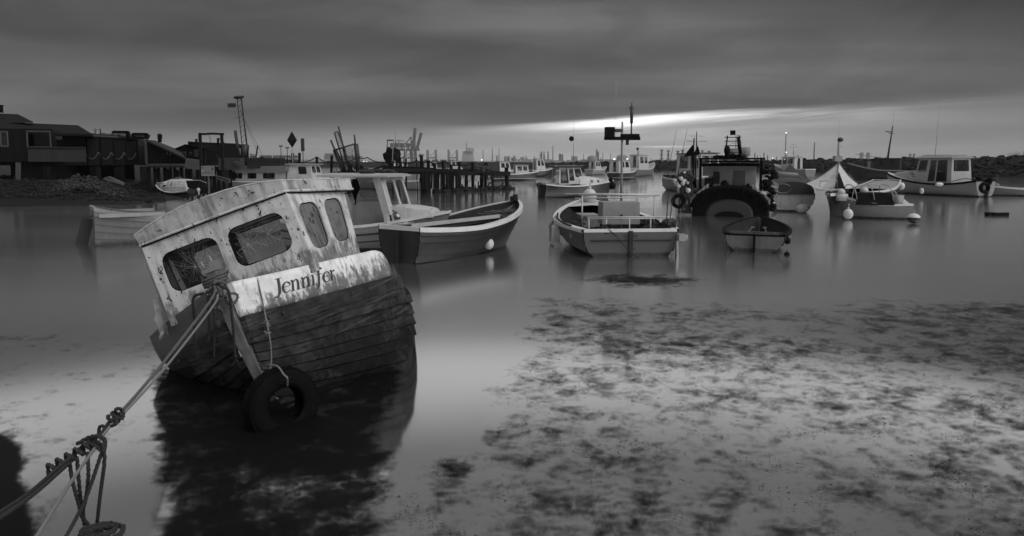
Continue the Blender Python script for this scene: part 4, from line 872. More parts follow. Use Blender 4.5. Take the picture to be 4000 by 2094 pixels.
# --- long flat-roofed boat far left behind the foreground boat
def boat_long():
    r, L = place('cabin_boat', (880, 748), (1352, 752), 'long white cabin boat with flat grey roof and forward wheelhouse, left of the pier')
    P, zs, hb = hull(r, L, 2.6, .9, .85, 1.35, tw=.85, rake=.6, mo=M['h_white'], mi=M['lgrey'], gun=.07, deck=[(.0, .98, .0, M['lgrey'])])
    k = L / 10.0
    house(r, .25 * k, 5.6 * k, .98, .92, .85, 1.62, M['white'], sides=[(.03, .1, .10, .95, .05), (.17, .28, .34, .85, .1), (.42, .28, .56, .85, .1), (.66, .28, .84, .85, .1)], roofm=M['grey'], over=.25, rt=.42, name='saloon', back=[(.3, .05, .6, .9, .05)])
    house(r, 5.75 * k, 7.8 * k, .9, .8, .9, 2.15, M['white_clean'], front=[(.08, .5, .46, .9), (.54, .5, .92, .9)], sides=[(.45, .42, .8, .88, .15)], lean=.25, roofm=M['lgrey'], over=.2)
    mast(r, [(5.9 * k, -.3, 1.8), (5.9 * k, -.3, 3.9)], .05, .04, m_='lgrey')
    MB().add([(5.9 * k + a, -.3 + b, c) for a, b, c in ((0, 0, 4.75), (.42, 0, 4.05), (0, .42, 4.05), (-.42, 0, 4.05), (0, -.42, 4.05), (0, 0, 3.45))], [(0, 1, 2), (0, 2, 3), (0, 3, 4), (0, 4, 1), (5, 2, 1), (5, 3, 2), (5, 4, 3), (5, 1, 4)]).build('radar_reflector', M['black'], r)
    MB().cyl((6.5 * k, .2, 2.2), (6.5 * k, .2, 4.2), .03).box((6.5 * k, .2, 3.7), (.2, .2, 1.0)).build('lamp_mast', M['darkmetal'], r)
    # tall leaning lattice mast at the stern
    a = Vector((1.95 * k, .1, 1.85)); b = Vector((1.5 * k, .1, 7.4)); m_ = MB(); d = (b - a) / 14
    for i, (ox, oy) in enumerate(((-.24, -.12), (.24, -.12), (0, .17))): m_.cyl(a + Vector((ox, oy, 0)), b + Vector((ox * .8, oy * .8, 0)), .04, n=6)
    for j in range(14):
        p = a + d * j; q = a + d * (j + 1); m_.cyl(p + Vector((-.24, -.12, 0)), q + Vector((.22, -.12, 0)), .02, n=4).cyl(p + Vector((.24, -.12, 0)), q + Vector((0, .16, 0)), .02, n=4)
    ms = m_.build('lattice_mast', M['darkmetal'], r)
    MB().cyl(b + Vector((-.1, 0, 0)), b + Vector((-.12, 0, .12)), .36, .42, 12).build('mast_platform', M['darkmetal'], ms)
    MB().box(b + Vector((-.75, 0, -.55)), (.7, .06, .32)).cyl(b + Vector((-.6, 0, -.55)), b + Vector((0, 0, -.55)), .02, n=5).build('mast_board', M['darkmetal'], ms); MB().cyl(b + Vector((-.5, 0, -1.5)), b + Vector((0, 0, -1.5)), .02, n=5).build('mast_bracket', M['darkmetal'], ms)
    MB().cyl(a + Vector((-.75, 0, .9)), a + Vector((-1.0, 0, 3.0)), .12, .12, 10).cyl(a + Vector((-.3, 0, .8)), a + Vector((-.1, 0, 1.9)), .3, .26, 10).build('lantern_drum', M['darkmetal'], ms)
    MB().cyl(a + Vector((-.6, 0, .35)), a + Vector((1.1, 0, .55)), .09, n=8).cyl(a + Vector((-.2, 0, .75)), a + Vector((1.3, .1, .85)), .05, n=8).rock(a + Vector((-.2, 0, .5)), .42, 3, 1).build('derrick_head', M['black'], ms)
    mb = MB()
    for dx in (.4, .8): mb.tube(catenary(b + Vector((0, 0, -1)), (3.0 * k + dx, 0, 1.9), .05), .012, 4)
    mb.build('stay_wire', M['darkmetal'], ms)
    MB().cyl((-.3 * k, -.9, .95), (.15 * k, -.9, .80), .05, n=6).cyl((-.9 * k, -.8, 1.25), (.1 * k, -.9, 1.0), .05, n=6).build('boat_pole', M['white_clean'], r)
boat_long()
# --- day cruiser seen left of the wheelhouse boat
def boat_day():
    r, L = place('day_cruiser', (1640, 742), (1385, 738), 'small white day cruiser with a raked dark windscreen behind the roof of the leaning boat', L=None)
    P, zs, hb = hull(r, L, 1.8, .8, .72, .95, tw=.8, rake=.5, mo=M['h_palegrey'], mi=M['lgrey'], gun=.07, mg=M['gunw'], deck=[(.5, .98, .02, M['white_clean'])], floor=.25)
    house(r, 1.6, 3.6, .62, .5, .85, 1.5, M['white_clean'], front=[(.06, .1, .94, .9, .1)], sides=[(.08, .15, .6, .88, .15), (.64, .15, .84, .88, .15)], lean=.75, blean=.1, over=.05, pane='panedark', name='cabin')
    outboard(r, 0, 0, .7)
boat_day()
# --- white motor cruiser at right
def boat_big():
    r, L = place('cabin_cruiser', (3848, 770), (3480, 752), 'large white cabin cruiser with wide roof and dark gunwale line, at right')
    P, zs, hb = hull(r, L, 2.5, 1.12, .82, 1.55, tw=.72, rake=.5, mo=M['h_white'], mi=M['lgrey'], gun=.09, mg=M['black'], deck=[(.42, .98, .02, M['white_clean'])], floor=.35, full=.5, gprot=.05)
    q = MB(); rows = [(3.9, .85, 1.75), (4.8, .78, 1.72), (5.6, .55, 1.62), (L * .93, .25, 1.5)]
    q.grid([[(x, y * w_, z + .06 * (1 - y * y)) for y in (-1, -.5, 0, .5, 1)] for x, w_, z in rows])
    for s_ in (1, -1): q.grid([[(x, s_ * w_, z) for x, w_, z in rows], [(x, s_ * (w_ + .1), .95) for x, w_, z in rows]], False)
    cb = q.build('cuddy', M['white_clean'], r)
    for k in range(4): MB().box((4.35 + .19 * k + .15, .86 - .02 * k, 1.16 + .15 * k), (.34, .06, .045)).build('vent_slot', M['black'], cb)
    house(r, 1.75, 4.7, .98, .88, .8, 2.62, M['white'], front=[(.06, .5, .48, .93, .15), (.52, .5, .94, .93, .15)], sides=[(.04, .0 + .02, .08, .03, .05), (.11, .10, .40, .93, .06), (.43, .1, .62, .93, .06), (.70, .47, .96, .93, .12)], back=[(.1, .5, .9, .93, .1)], lean=.35, blean=.12, over=.2, crown=.16, roofm=M['lgrey'])
    MB().box((3.0, .80, 1.25), (1.35, .05, .80)).box((3.0, -.80, 1.25), (1.35, .05, .80)).build('side_screen', M['black'], r)
    ra = MB(); ra.cyl((2.0, .7, 2.84), (4.3, .7, 2.84), .02, n=6).cyl((2.0, -.7, 2.84), (4.3, -.7, 2.84), .02, n=6)
    for x in (2.0, 2.8, 3.6, 4.3): ra.cyl((x, .7, 2.66), (x, .7, 2.84), .014, n=5).cyl((x, -.7, 2.66), (x, -.7, 2.84), .014, n=5)
    ra.build('roof_rail', M['metal'], r)
    MB().tube([(3.6, .3, 2.8), (3.45, .3, 6.4)], [.02, .006], 5).build('whip_aerial', M['lgrey'], r)
    ra = MB(); ra.tube(smoothpath([(.1, .8, 1.15), (.8, 1.0, 1.22), (1.6, 1.1, 1.0)]), .025, 6); ra.build('stern_rail', M['black'], r)
    outboard(r, -.02, .0, .95, M['black'], 1.25, -.15)
    MB().sphere((.35, .2, 1.25), .2, 10, 8).build('winch', M['black'], r)
boat_big()
sausage(at(3505, 727, 43.5), at(3535, 727, 43.3), .24, 'fat white fender lashed under the bow of the large white cruiser'); sausage(at(3601, 735, 43.3), at(3600, 757, 43.3), .12, 'slim hanging fender on the side of the large white cruiser'); sausage(at(3654, 720, 43.4), at(3684, 720, 43.4), .12, 'small white fender tucked under the gunwale of the large white cruiser')
tyre('tyre_fender', Matrix.Translation(at(3846, 733, 43.6)) @ Matrix.Rotation(radians(100), 4, 'Z'), .38, .11, 'black tyre hanging at the stern of the large white cruiser', tread=False)
# --- dark boat beyond it
def boat_darkright():
    r, L = place('fishing_boat', (3560, 704), (3335, 701), 'dark hulled boat with a leaning mast and slatted bow, beyond the large white cruiser')
    P, zs, hb = hull(r, L, 2.6, 1.2, 1.3, 2.3, tw=.75, rake=.9, mo=M['h_dark'], mi=M['inside'], gun=.1, mg=M['lgrey'], deck=[(.2, .98, -.1, M['grey'])])
    house(r, L * .2, L * .62, .95, .85, 1.2, 2.85, M['dark'], front=[(.06, .45, .48, .9, .15), (.52, .45, .94, .9, .15)], sides=[(.1, .45, .4, .9, .1), (.55, .45, .9, .9, .1)], lean=.5, over=.2)
    m_ = mast(r, [(L * .42, 0, 2.9), (L * .36, 0, 7.2)], .13, .07, [((L * .35, -1.1, 6.2), (L * .40, 1.1, 6.2), .05), ((L * .48, 0, 6.5), (L * .37, 0, 6.4), .06)], 'darkmetal'); MB().cyl((L * .36, 0, 7.2), (L * .34, 0, 10), .02, .01, 5).build('whip_aerial', M['metal'], m_)
    MB().cyl((L * .5, 0, 2.95), (L * .98, 0, 3.5), .04, n=6).build('boom', M['metal'], r)
    q = MB()
    for k in range(9): q.beam((L * .70 - .0 * k, .95 - .045 * k, 1.4 + .13 * k), (L * .70 + .35, .9 - .045 * k, 1.35 + .13 * k), .05, .10)
    q.build('slatted_ladder', M['lgrey'], r)
boat_darkright()
# --- tarred fishing boat with turtle stern
def boat_dredger():
    r, L = place('fishing_boat', (2848, 848), (2905, 790), 'black fishing boat with arched tarred stern, wheelhouse and ladder mast', L=6.5)
    r.location = gp(2848, 846); bw = Vector((r.location.x * 1.26, r.location.y + 6.5, 0)); d = bw - r.location; r.rotation_euler = (0, 0, atan2(d.y, d.x)); L = d.length
    # body: arched sections carried forward
    def arch(x, hw, top, n=16): return [(x, hw * cos(pi * k / n) * (1 if k in (0, n) else 1), top * max(0, sin(pi * k / n)) ** .62 - .15) for k in range(n + 1)]
    q = MB(); q.grid([arch(0, 1.50, 1.30), arch(.1, 1.58, 1.38), arch(.6, 1.6, 1.40), arch(2.0, 1.65, 1.30), arch(L * .7, 1.55, 1.35), arch(L * .9, .9, 1.5), arch(L, .1, 1.75)]); e = arch(0, 1.55, 1.30); q.add(e, [tuple(range(len(e)))]); q.build('hull', M['black'], r)
    q = MB(); q.grid([[(x, y * .97, z - .02) for x, y, z in arch(-.02, 1.02, .92)], [(x, y, z) for x, y, z in arch(-.10, .9, .82)]], True); e = arch(-.10, .9, .82); q.add(e, [tuple(range(len(e)))]); q.build('stern_panel', mat('weathered_stern_panel', .022, .6, .5, 3, .03, streak=.4), r)
    q = MB(); q.grid([[(x - .02, y, z) for x, y, z in arch(-.12, .62, .38)], [(x, y, z) for x, y, z in arch(-.10, .62, .38)]]); e = arch(-.13, .62, .38); q.add(e, [tuple(range(len(e)))]); q.build('stern_opening', M['black'], r)
    q = MB(); q.tube([(x - .1, y * 1.0, z + .02) for x, y, z in arch(0, 1.58, 1.38)][1:-1], .11, 8); q.build('stern_arch', M['rubber'], r)
    q = MB()
    for s_ in (1, -1):
        for k, dz in enumerate((0, .09, .17)): q.cyl((-.15, s_ * 1.62, .58 + dz), (-.05, s_ * .88, 1.22 + dz), .022, n=6)
        for k in range(5): y = 1.6 - .17 * k; q.cyl((-.12, s_ * y, .55 + .15 * k), (-.12, s_ * y, .78 + .15 * k), .02, n=5)
    q.build('stern_rail', M['lgrey'], r)
    house(r, 1.6, 3.9, 1.02, 1.0, .9, 2.15, M['white'], back=[(.76, .36, .92, .80, .06)], sides=[(.3, .4, .7, .85, .1)], roofm=M['black'], over=.3, rt=.1)
    MB().box((1.56, -.32, 1.42), (.05, .50, 1.05)).box((1.54, -.32, 1.62), (.03, .36, .03)).box((1.54, -.32, 1.30), (.03, .36, .03)).build('door', M['grey'], r)
    MB().box((1.5, .98, 1.42), (.3, .36, .40)).build('gear_locker', M['dark'], r); MB().box((1.35, 1.02, 1.92), (.22, .46, .42)).build('deck_box', M['lgrey'], r)
    MB().box((1.1, .0, 2.48), (1.4, 2.75, .07)).box((1.0, 0, 2.36), (.9, 2.2, .06)).build('canopy', M['black'], r)
    for y in (1.28, -1.22): MB().beam((.55, y, .3), (.55, y, 2.46), .11).build('canopy_post', M['black'], r)
    m_ = MB()
    for (y, dy) in ((.30, .22), (-.34, -.28)): m_.cyl((1.2, y, 2.5), (1.2, dy, 3.5), .035, .03, 8)
    for z in (2.75, 3.05, 3.25, 3.42): m_.cyl((1.2, .34, z), (1.2, -.36, z), .018, n=5)
    m_.box((1.2, .0, 3.62), (.2, .22, .2)).cyl((1.2, -.36, 2.62), (1.2, -.24, 3.42), .075).sphere((1.2, .22, 2.85), .14, 10, 8, (1, 1, 1.6)); m_.build('ladder_mast', M['black'], r)
    q = MB(); q.rock((1.2, .1, 2.58), .34, 4, .5).rock((1.2, -.35, 2.56), .24, 5, .6).rock((1.3, .55, 2.55), .22, 6, .5); q.build('roof_gear', M['black'], r)
    q = MB(); q.cyl((1.0, -1.2, 1.9), (1.0, -2.7, 1.78), .07, .09, 8); q.build('boom', M['grey'], r)
    W_ = Matrix.Translation(r.location) @ Matrix.Rotation(r.rotation_euler.z, 4, 'Z'); rr = random.Random(12)
    def on(f, nm, m2, lab, cat): o = f.build(nm, M[m2]); o.matrix_world = W_; return tag(o, lab, cat)
    q = MB()
    for k in range(9): a = (.3 + rr.uniform(-.1, .1), 1.45 + rr.uniform(-.12, .18), 1.2); q.cyl(a, (a[0], a[1] + rr.uniform(-.05, .2), 2.9 + rr.uniform(-.4, .9)), .022, .015, 5)
    q.add([(.3, 1.62, 3.1), (.32, 2.02, 2.55), (.28, 1.52, 2.62)], [(0, 1, 2)]).add([(.33, 1.62, 3.1), (.3, 2.02, 2.55), (.26, 1.52, 2.62)], [(0, 1, 2)])
    q.add([(.4, 1.40, 3.05), (.42, 1.7, 2.5), (.38, 1.3, 2.7)], [(0, 1, 2)]); on(q, 'marker_poles', 'black', 'bundle of black flagged marker poles standing at the left of the tarred fishing boat', 'marker pole')
    q = MB()
    for k in range(34): q.sphere((.1 + rr.uniform(-.25, .25), 2.05 + rr.gauss(0, .16), 1.45 + rr.gauss(0, .18)), rr.uniform(.06, .11), 8, 6)
    on(q, 'float_cluster', 'buoy', 'bunch of pale net floats hanging at the left of the tarred fishing boat', 'float')
    q = MB()
    for k in range(16): q.tube(smoothpath([(.1 + rr.uniform(-.1, .2), 1.9 + rr.uniform(-.5, .5), 1.75), (.0, 1.8 + rr.uniform(-.35, .35), 1.0), (-.05, 1.85 + rr.uniform(-.3, .3), .1)]), rr.uniform(.02, .06), 5)
    q.rock((.2, 1.85, 1.75), .42, 7, .5, 2); on(q, 'hanging_net', 'net', 'curtain of dark net draped down the left side of the tarred fishing boat', 'net')
    q = MB()
    for k in range(22): q.rock((.4 + rr.uniform(-.3, .3), -1.6 + rr.uniform(-.2, .25), .25 + .10 * k * rr.uniform(.6, 1)), rr.uniform(.10, .2), k + 30, .8)
    on(q, 'gear_heap', 'black', 'black heap of gear on the right side of the tarred fishing boat', 'net')
    q = MB(); q.rock((.9, -1.55, 1.28), .5, 41, .55, 2); on(q, 'gear_cover', 'grey', 'grey sheet over gear at the right of the tarred fishing boat wheelhouse', 'cover')
    q = MB()
    for k in range(46):
        a = rr.uniform(.15, 2.95); y0 = 1.6 * cos(a); z0 = 1.38 * sin(a) ** .62 - .1; q.tube(smoothpath([(rr.uniform(-.1, .9), y0, z0 + .05), (-.14, y0 + rr.uniform(-.2, .2), z0 - .02), (-.16, y0 * .92 + rr.uniform(-.15, .15), z0 - rr.uniform(.1, .45))], 4), rr.uniform(.01, .035), 5)
    for k in range(26): a = rr.uniform(.2, 2.9); q.rock((rr.uniform(.1, 1.0), 1.5 * cos(a), 1.38 * sin(a) ** .62 + rr.uniform(-.08, .1)), rr.uniform(.07, .2), k + 70, .7)
    on(q, 'draped_gear', 'black', 'dark nets and ropes draped over the arched stern of the tarred fishing boat', 'net')
    tyre('tyre_fender', W_ @ Matrix.Translation((-.05, 2.12, .62)) @ Matrix.Rotation(radians(12), 4, 'Z'), .33, .1, 'black tyre hanging under the pale floats of the tarred fishing boat', tread=False)
boat_dredger()
def small(name, st, bw, label, B, zs_, roof_z, hm, cab=(.3, .65), lean=.25, group=None, extra=None, roofm='lgrey', back=True, **k):
    r, L = place(name, st, bw, label, group=group)
    P, zs, hb = hull(r, L, B, zs_[0], zs_[1], zs_[2], rake=.6, mo=M[hm], mi=M['lgrey'], gun=.08, mg=M['gunw'], deck=[(.35, .98, .0, M['lgrey'])], floor=.3, **k)
    if roof_z: house(r, L * cab[0], L * cab[1], B * .32, B * .28, zs_[1] * .9, roof_z, M['white_clean'], front=[(.06, .5, .48, .92, .12), (.52, .5, .94, .92, .12)], sides=[(.12, .45, .48, .9, .15), (.58, .45, .9, .9, .15)], back=[(.3, .06, .62, .92, .05)] if back else (), lean=lean, over=.12, roofm=M[roofm])
    if extra: extra(r, L)
    return r, L
# grey trawler behind it
def ex_trawler(r, L):
    m_ = mast(r, [(L * .45, 0, 3.0), (L * .45, 0, 4.6)], .06, .04, [((L * .45, -.9, 4.0), (L * .45, .9, 4.0), .03), ((L * .45, -.6, 4.4), (L * .45, .6, 4.4), .02)], 'metal')
    for k, x in enumerate((L * .1, L * .3)): MB().cyl((x, -1.0, .9), (x + .8, -.6, 5.0), .03, .012, 5).build('raised_boom', M['darkmetal'], r)
    q = MB()
    for x in (.2, .8, 1.4, 2.0): q.cyl((x, -1.25, 1.0), (x, -1.25, 1.5), .02, n=5)
    q.cyl((.1, -1.25, 1.5), (2.2, -1.25, 1.6), .02, n=5); q.build('stern_rail', M['lgrey'], r); MB().box((.6, 0, .8), (1.6, 1.6, 1.0)).build('deck_house', M['dark'], r)
small('trawler', (2625, 742), (2850, 760), 'pale grey trawler with a dark topped wheelhouse, left of and behind the tarred fishing boat', 2.6, (1.1, 1.0, 1.5), 3.0, 'h_palegrey', (.25, .7), extra=ex_trawler, roofm='dark')
# dinghy in front
def boat_dinghy():
    r, L = place('rowing_dinghy', (2945, 985), (2975, 908), 'small pale clinker rowing dinghy seen end on, in front of the tarred fishing boat')
    L = 3.4; P, zs, hb = hull(r, L, 1.75, .46, .46, .66, tw=.82, rake=.25, planks=5, mo=M['h_clinkerwhite'], mi=M['inside'], gun=.05, mg=M['black'], bluff=2.2, floor=.08, draft=.2, full=.4, gprot=.03)
    for x in (.25, 1.1, 2.1): MB().box((x, 0, .30), (.24, 2 * hb(x / L) - .12, .03)).build('thwart', M['wood'], r)
    MB().box((.01, 0, .50), (.07, 1.2, .07)).build('transom_cap', M['wood'], r)
    MB().beam((-.03, .0, .48), (-.05, 0, -.1), .05, .22).build('skeg', M['black'], r)
    W_ = Matrix.Translation(r.location) @ Matrix.Rotation(r.rotation_euler.z, 4, 'Z')
    for k, (y, lab) in enumerate(((.28, 'left oar lying in the small rowing dinghy'), (-.30, 'right oar lying in the small rowing dinghy'))):
        o = MB().cyl((.3, y, .36), (2.3, y * .6, .42), .022, n=6).box((2.45, y * .58, .42), (.42, .1, .02)).build('oar', M['wood']); o.matrix_world = W_; tag(o, lab, 'oar')
boat_dinghy()
ball(3076, 941, 16.9, .08, 'small black fender on the right side of the rowing dinghy', 'rubber'); ball(3074, 996, 16.6, .07, 'small dark float on the water right of the rowing dinghy', 'rubber', name='float', cat='float')
# covered boats under their pyramid tents
def tent(name, apex, base, m_, label, cat='cover'):
    a = Vector(apex); q = MB(); n = len(base); rows = []
    for k in range(7):
        u = k / 6; rows.append([a.lerp(Vector(b), u) + Vector((0, 0, -.10 * sin(pi * u))) for b in base])
    q.grid(rows, False, closed=True); o = tag(q.build(name, M[m_]), label, cat)
    for b in base[::2]: MB().tube([a.lerp(Vector(b), k / 6) + Vector((0, -.015, .015 - .10 * sin(pi * k / 6))) for k in range(7)], .022, 5).build('seam', M['canvas'], o)
    return o
M['tarp'] = mat('dark_tarpaulin', .022, .8, .4, 2, .01)
def boat_tents():
    r, L = place('covered_boat', (3095, 832), (3120, 795), 'white boat seen end on with a rounded dark canvas cover and lashed fenders', L=5.0)
    r.location = gp(3095, 828); d = Vector((r.location.x * 1.12, r.location.y + 4.8, 0)) - r.location; r.rotation_euler = (0, 0, atan2(d.y, d.x))
    hull(r, 5.0, 2.1, .85, .8, 1.1, tw=.9, rake=.4, mo=mat('hull_bright_clinker', .5, .4, .4, 3, .2, low=.02, split=.1, streak=.4), gun=.06, mg=M['white'], planks=5, strake=.3, floor=.3, p_=2.2)
    rows = []
    for k in range(9):
        x = -.05 + 3.2 * k / 8; h = 1.45 + .1 * sin(k); rows.append([(x, .92 * cos(pi * j / 12), .84 + (h - .84) * sin(pi * j / 12) ** .7 * (1 if k else .96)) for j in range(13)])
    q = MB().grid(rows); q.add(rows[0], [tuple(range(13))]); q.build('canvas_cover', mat('canvas_hood', .045, .8, .4, 2, .02, streak=.3), r)
    q = MB().tube([(-.04, .45 + .07 * cos(2 * pi * k / 12) * 5, 1.1 + .22 * sin(2 * pi * k / 12)) for k in range(13)], .02, 5); q.build('handrail', M['metal'], r)
    a = at(3083, 641, 36.0); b = [at(2992, 728, 34.5), at(3168, 728, 34.5), at(3172, 708, 38), at(3000, 708, 38)]
    tent('pyramid_cover', a, b, 'tarp', 'dark pyramid tarpaulin rising behind the canvas covered boat')
    r, L = place('covered_boat', (3462, 770), (3243, 850), 'long dark hulled boat with white gunwale lying under a pale pyramid tent')
    P, zs, hb = hull(r, L, 2.3, 1.15, .85, 1.0, tw=.7, rake=.4, mo=M['h_dark'], gun=.08, mg=M['gunw'], deck=[(.0, .4, -.05, M['lgrey'])], bluff=2.6)
    a = at(3276, 636, 30.5); b = [at(3148, 716, 29.5), at(3205, 742, 28.8), at(3262, 738, 28.3), at(3318, 737, 29), at(3352, 720, 31), at(3300, 705, 33.5), at(3215, 700, 33.5)]
    tent('pyramid_tent', a, b, 'canvaslight', 'pale pyramid tent with a dark open front over the long dark boat')
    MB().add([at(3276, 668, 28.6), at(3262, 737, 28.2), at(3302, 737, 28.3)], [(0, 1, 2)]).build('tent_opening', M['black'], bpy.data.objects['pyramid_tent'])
    m_ = mast(None, [at(3277, 640, 29.5), at(3275, 600, 29.5), at(3276, 552, 29.5)], .05, .04, m_='lgrey'); tag(m_, 'pale lamp post mast rising from the top of the pale pyramid tent', 'mast')
    MB().sphere(at(3283, 546, 29.5), .13, 4, 4, (1.1, 1.1, .8)).build('lamp_head', M['darkmetal'], m_); MB().tube([at(3275, 600, 29.5), at(3276, 540, 29.5), at(3279, 463, 29.5)], [.012, .009, .004], 5).build('whip_aerial', M['metal'], m_)
    MB().box(at(3271, 620, 29.5), (.30, .25, .24)).build('reflector_box', M['metal'], m_); MB().beam(at(3276, 568, 29.5), at(3289, 574, 29.5), .02).build('bracket', M['metal'], m_)
    q = MB(); q.tube([at(3202, 730, 28.2), at(3204, 708, 28.2), at(3270, 705, 28.2), at(3270, 737, 28.2)], .018, 6); q.tube([at(3190, 742, 28), at(3240, 742, 28), at(3250, 750, 28), at(3250, 790, 28)], .02, 6); tag(q.build('bow_rail', M['metal']), 'tubular rail standing round the bow of the long dark boat under the tent', 'rail')
boat_tents()
ball(3012, 806, 29.8, .21, 'white ball fender at the left of the canvas covered boat'); sausage(at(3110, 816, 29.9), at(3160, 812, 29.9), .19, 'fat pale fender lying along the foot of the canvas covered boat')
tyre('ring_buoy', Matrix.Translation(at(3003, 748, 30.1)) @ Matrix.Rotation(radians(70), 4, 'Z'), .38, .07, 'pale ring hanging at the left of the canvas covered boat', tread=False)
for o in bpy.data.objects['ring_buoy'].children: o.data = o.data.copy(); o.data.materials[0] = M['lgrey']
sausage(at(2995, 770, 30), at(2996, 812, 30), .13, 'grey hanging fender left of the canvas covered boat', 'grey')
# open workboat with rail hoops
def boat_hoops():
    r, L = place('open_workboat', (3540, 853), (3292, 849), 'low pale open workboat with dark cockpit and tubular hoops, beside the two-tone buoy')
    P, zs, hb = hull(r, L, 1.7, .62, .60, .92, tw=.85, rake=.25, mo=M['h_palegrey'], gun=.05, mg=M['gunw'], floor=.2, deck=[(.72, .98, .02, M['white_clean'])], full=.55, bluff=2.6)
    q = MB(); q.wall([(.75, .86, .58), (2.2, .86, .58), (2.1, .74, 1.05), (.8, .74, .98)], (), .03); q.wall([(.75, -.80, .58), (2.2, -.80, .58), (2.1, -.70, 1.05), (.8, -.70, .98)], (), .03); q.box((1.5, 0, 1.03), (1.4, 1.45, .05)); q.build('cockpit_cover', M['black'], r)
    q = MB()
    for x in (.75, 1.45, 2.1): q.tube(smoothpath([(x, .82, .6), (x + .1, .78, 1.15), (x + .15, .4, 1.36), (x + .15, -.4, 1.36), (x + .1, -.78, 1.15), (x, -.8, .6)], 4), .018, 6)
    q.tube(smoothpath([(.6, .84, .8), (.8, .84, 1.18), (1.5, .84, 1.42), (2.2, .84, 1.3), (2.35, .84, .7)], 5), .018, 6); q.build('hoop_rail', M['metal'], r)
    q = MB(); q.cyl((2.55, .2, .72), (2.55, .2, 1.0), .26, .22, 16).sphere((2.6, .25, 1.06), .16, 12, 8); q.build('foredeck_hatch', M['buoy'], r)
    W_ = Matrix.Translation(r.location) @ Matrix.Rotation(r.rotation_euler.z, 4, 'Z')
    o = MB().cyl((.55, .55, .45), (.55, .55, .98), .20, .24, 16).build('plastic_barrel', M['lgrey']); o.matrix_world = W_; tag(o, 'pale plastic barrel standing in the low open workboat', 'barrel')
    o = MB().add([(.05, .55, .62), (-.1, -.5, .62), (.5, .6, .60), (.45, -.5, .6), (.2, .05, .86)], [(0, 2, 4), (2, 3, 4), (3, 1, 4), (1, 0, 4), (0, 1, 3, 2)]).build('peaked_cover', M['canvaslight']); o.matrix_world = W_; tag(o, 'small peaked pale cover at the stern of the low open workboat', 'cover')
boat_hoops()
ball(3313, 836, 26.8, .19, 'white ball fender at the bow of the low open workboat'); ball(3376, 748, 28.5, .17, 'pale ball fender standing inside the hoops of the low open workboat')
def twotone():
    c = at(3569, 853, 25.2); r = empty('mooring_buoy', c, 0, 'round buoy floating with white top and black underside, right of the low open workboat', 'buoy')
    MB().sphere((0, 0, .0), .215, 24, 16, (1.08, 1.08, .9)).build('body', mat('two_tone_buoy', .5, .4, .2, 5, .3, low=.008, split=.035, bump=0), r); MB().tube([(cos(a / 6 * pi) * .05, 0, .23 + sin(a / 6 * pi) * .05) for a in range(12)], .012, 5, closed=True).build('ring', M['metal'], r)
    c = gp(3892, 725); r = empty('mooring_buoy', c, 0, 'small mooring buoy with a ringed stalk floating beyond the white dinghy at the right edge', 'buoy')
    MB().sphere((0, 0, .02), .28, 16, 10, (1, 1, .8)).build('body', M['grey'], r); MB().cyl((0, 0, .2), (0, 0, .62), .03).tube([(cos(a / 7 * pi) * .11, 0, .72 + sin(a / 7 * pi) * .11) for a in range(14)], .03, 5, closed=True).build('ring_stalk', M['darkmetal'], r)
    c = gp(3894, 842); mb = MB(); rr = random.Random(2)
    for k in range(4): mb.box((c.x - .33 + .22 * k, c.y + rr.uniform(-.02, .02), .055 + rr.uniform(-.01, .02)), (.24, .24, .13), Matrix.Rotation(rr.uniform(-.08, .08), 3, 'Y'))
    tag(mb.build('floating_timber', M['black'], recalc=True), 'short black timber baulk floating on open water at the far right', 'timber')
twotone()
small('white_dinghy', (4120, 766), (3868, 764), 'low pale dinghy cut by the right edge of the picture', 1.7, (.55, .5, .75), None, 'h_palegrey')
# --- boats further out
def ex_T(r, L):
    mast(r, [(L * .5, 0, 3.4), (L * .5, 0, 5.6)], .06, .03, [((L * .5, -.8, 4.8), (L * .5, .8, 4.8), .04), ((L * .5, -.5, 5.2), (L * .5, .5, 5.2), .03)], 'metal')
small('far_cruiser', (3165, 694), (3032, 690), 'white wheelhouse boat far off against the breakwater, above the dark pyramid tarpaulin', 2.6, (1.3, 1.3, 2.1), 3.2, 'h_palegrey', (.35, .75), extra=ex_T)
def ex_mast(r, L): mast(r, [(L * .45, 0, 2.3), (L * .45, 0, 4.2)], .05, .03, [((L * .45 - .4, 0, 3.6), (L * .45 + .4, 0, 3.6), .03)], 'darkmetal')
small('far_fishing_boat', (1925, 706), (2088, 705), 'dark hulled boat with white wheelhouse just beyond the end of the pier', 2.3, (.95, .85, 1.2), 1.95, 'h_band', (.52, .84), lean=.15)
def ex_I0(r, L): MB().box((L * .22, 0, 1.6), (L * .3, 1.3, 1.5)).build('dark_shelter', M['dark'], r)
small('far_fishing_boat', (1888, 697), (2025, 695), 'white boat with a dark shelter aft, seen through the pier end posts', 2.3, (1.0, .95, 1.5), 2.4, 'h_palegrey', (.4, .72), lean=.3, extra=ex_I0)
small('far_fishing_boat', (2070, 690), (2162, 689), 'dark hulled boat with white wheelhouse farthest from the pier end, bow to the right', 2.3, (1.1, 1.0, 1.8), 2.9, 'h_dark', (.2, .6), lean=.5, extra=ex_mast)
small('far_cruiser', (2300, 684), (2362, 682), 'white motor cruiser half hidden behind the centre motor boat', 2.4, (1.1, 1.0, 1.6), 2.6, 'h_white', (.2, .6), lean=.9)
small('far_fishing_boat', (2395, 703), (2476, 699), 'dark hulled boat with rounded white cuddy, right of the centre motor boat', 2.4, (1.0, 1.0, 1.6), 2.6, 'h_band', (.05, .6), lean=.5)
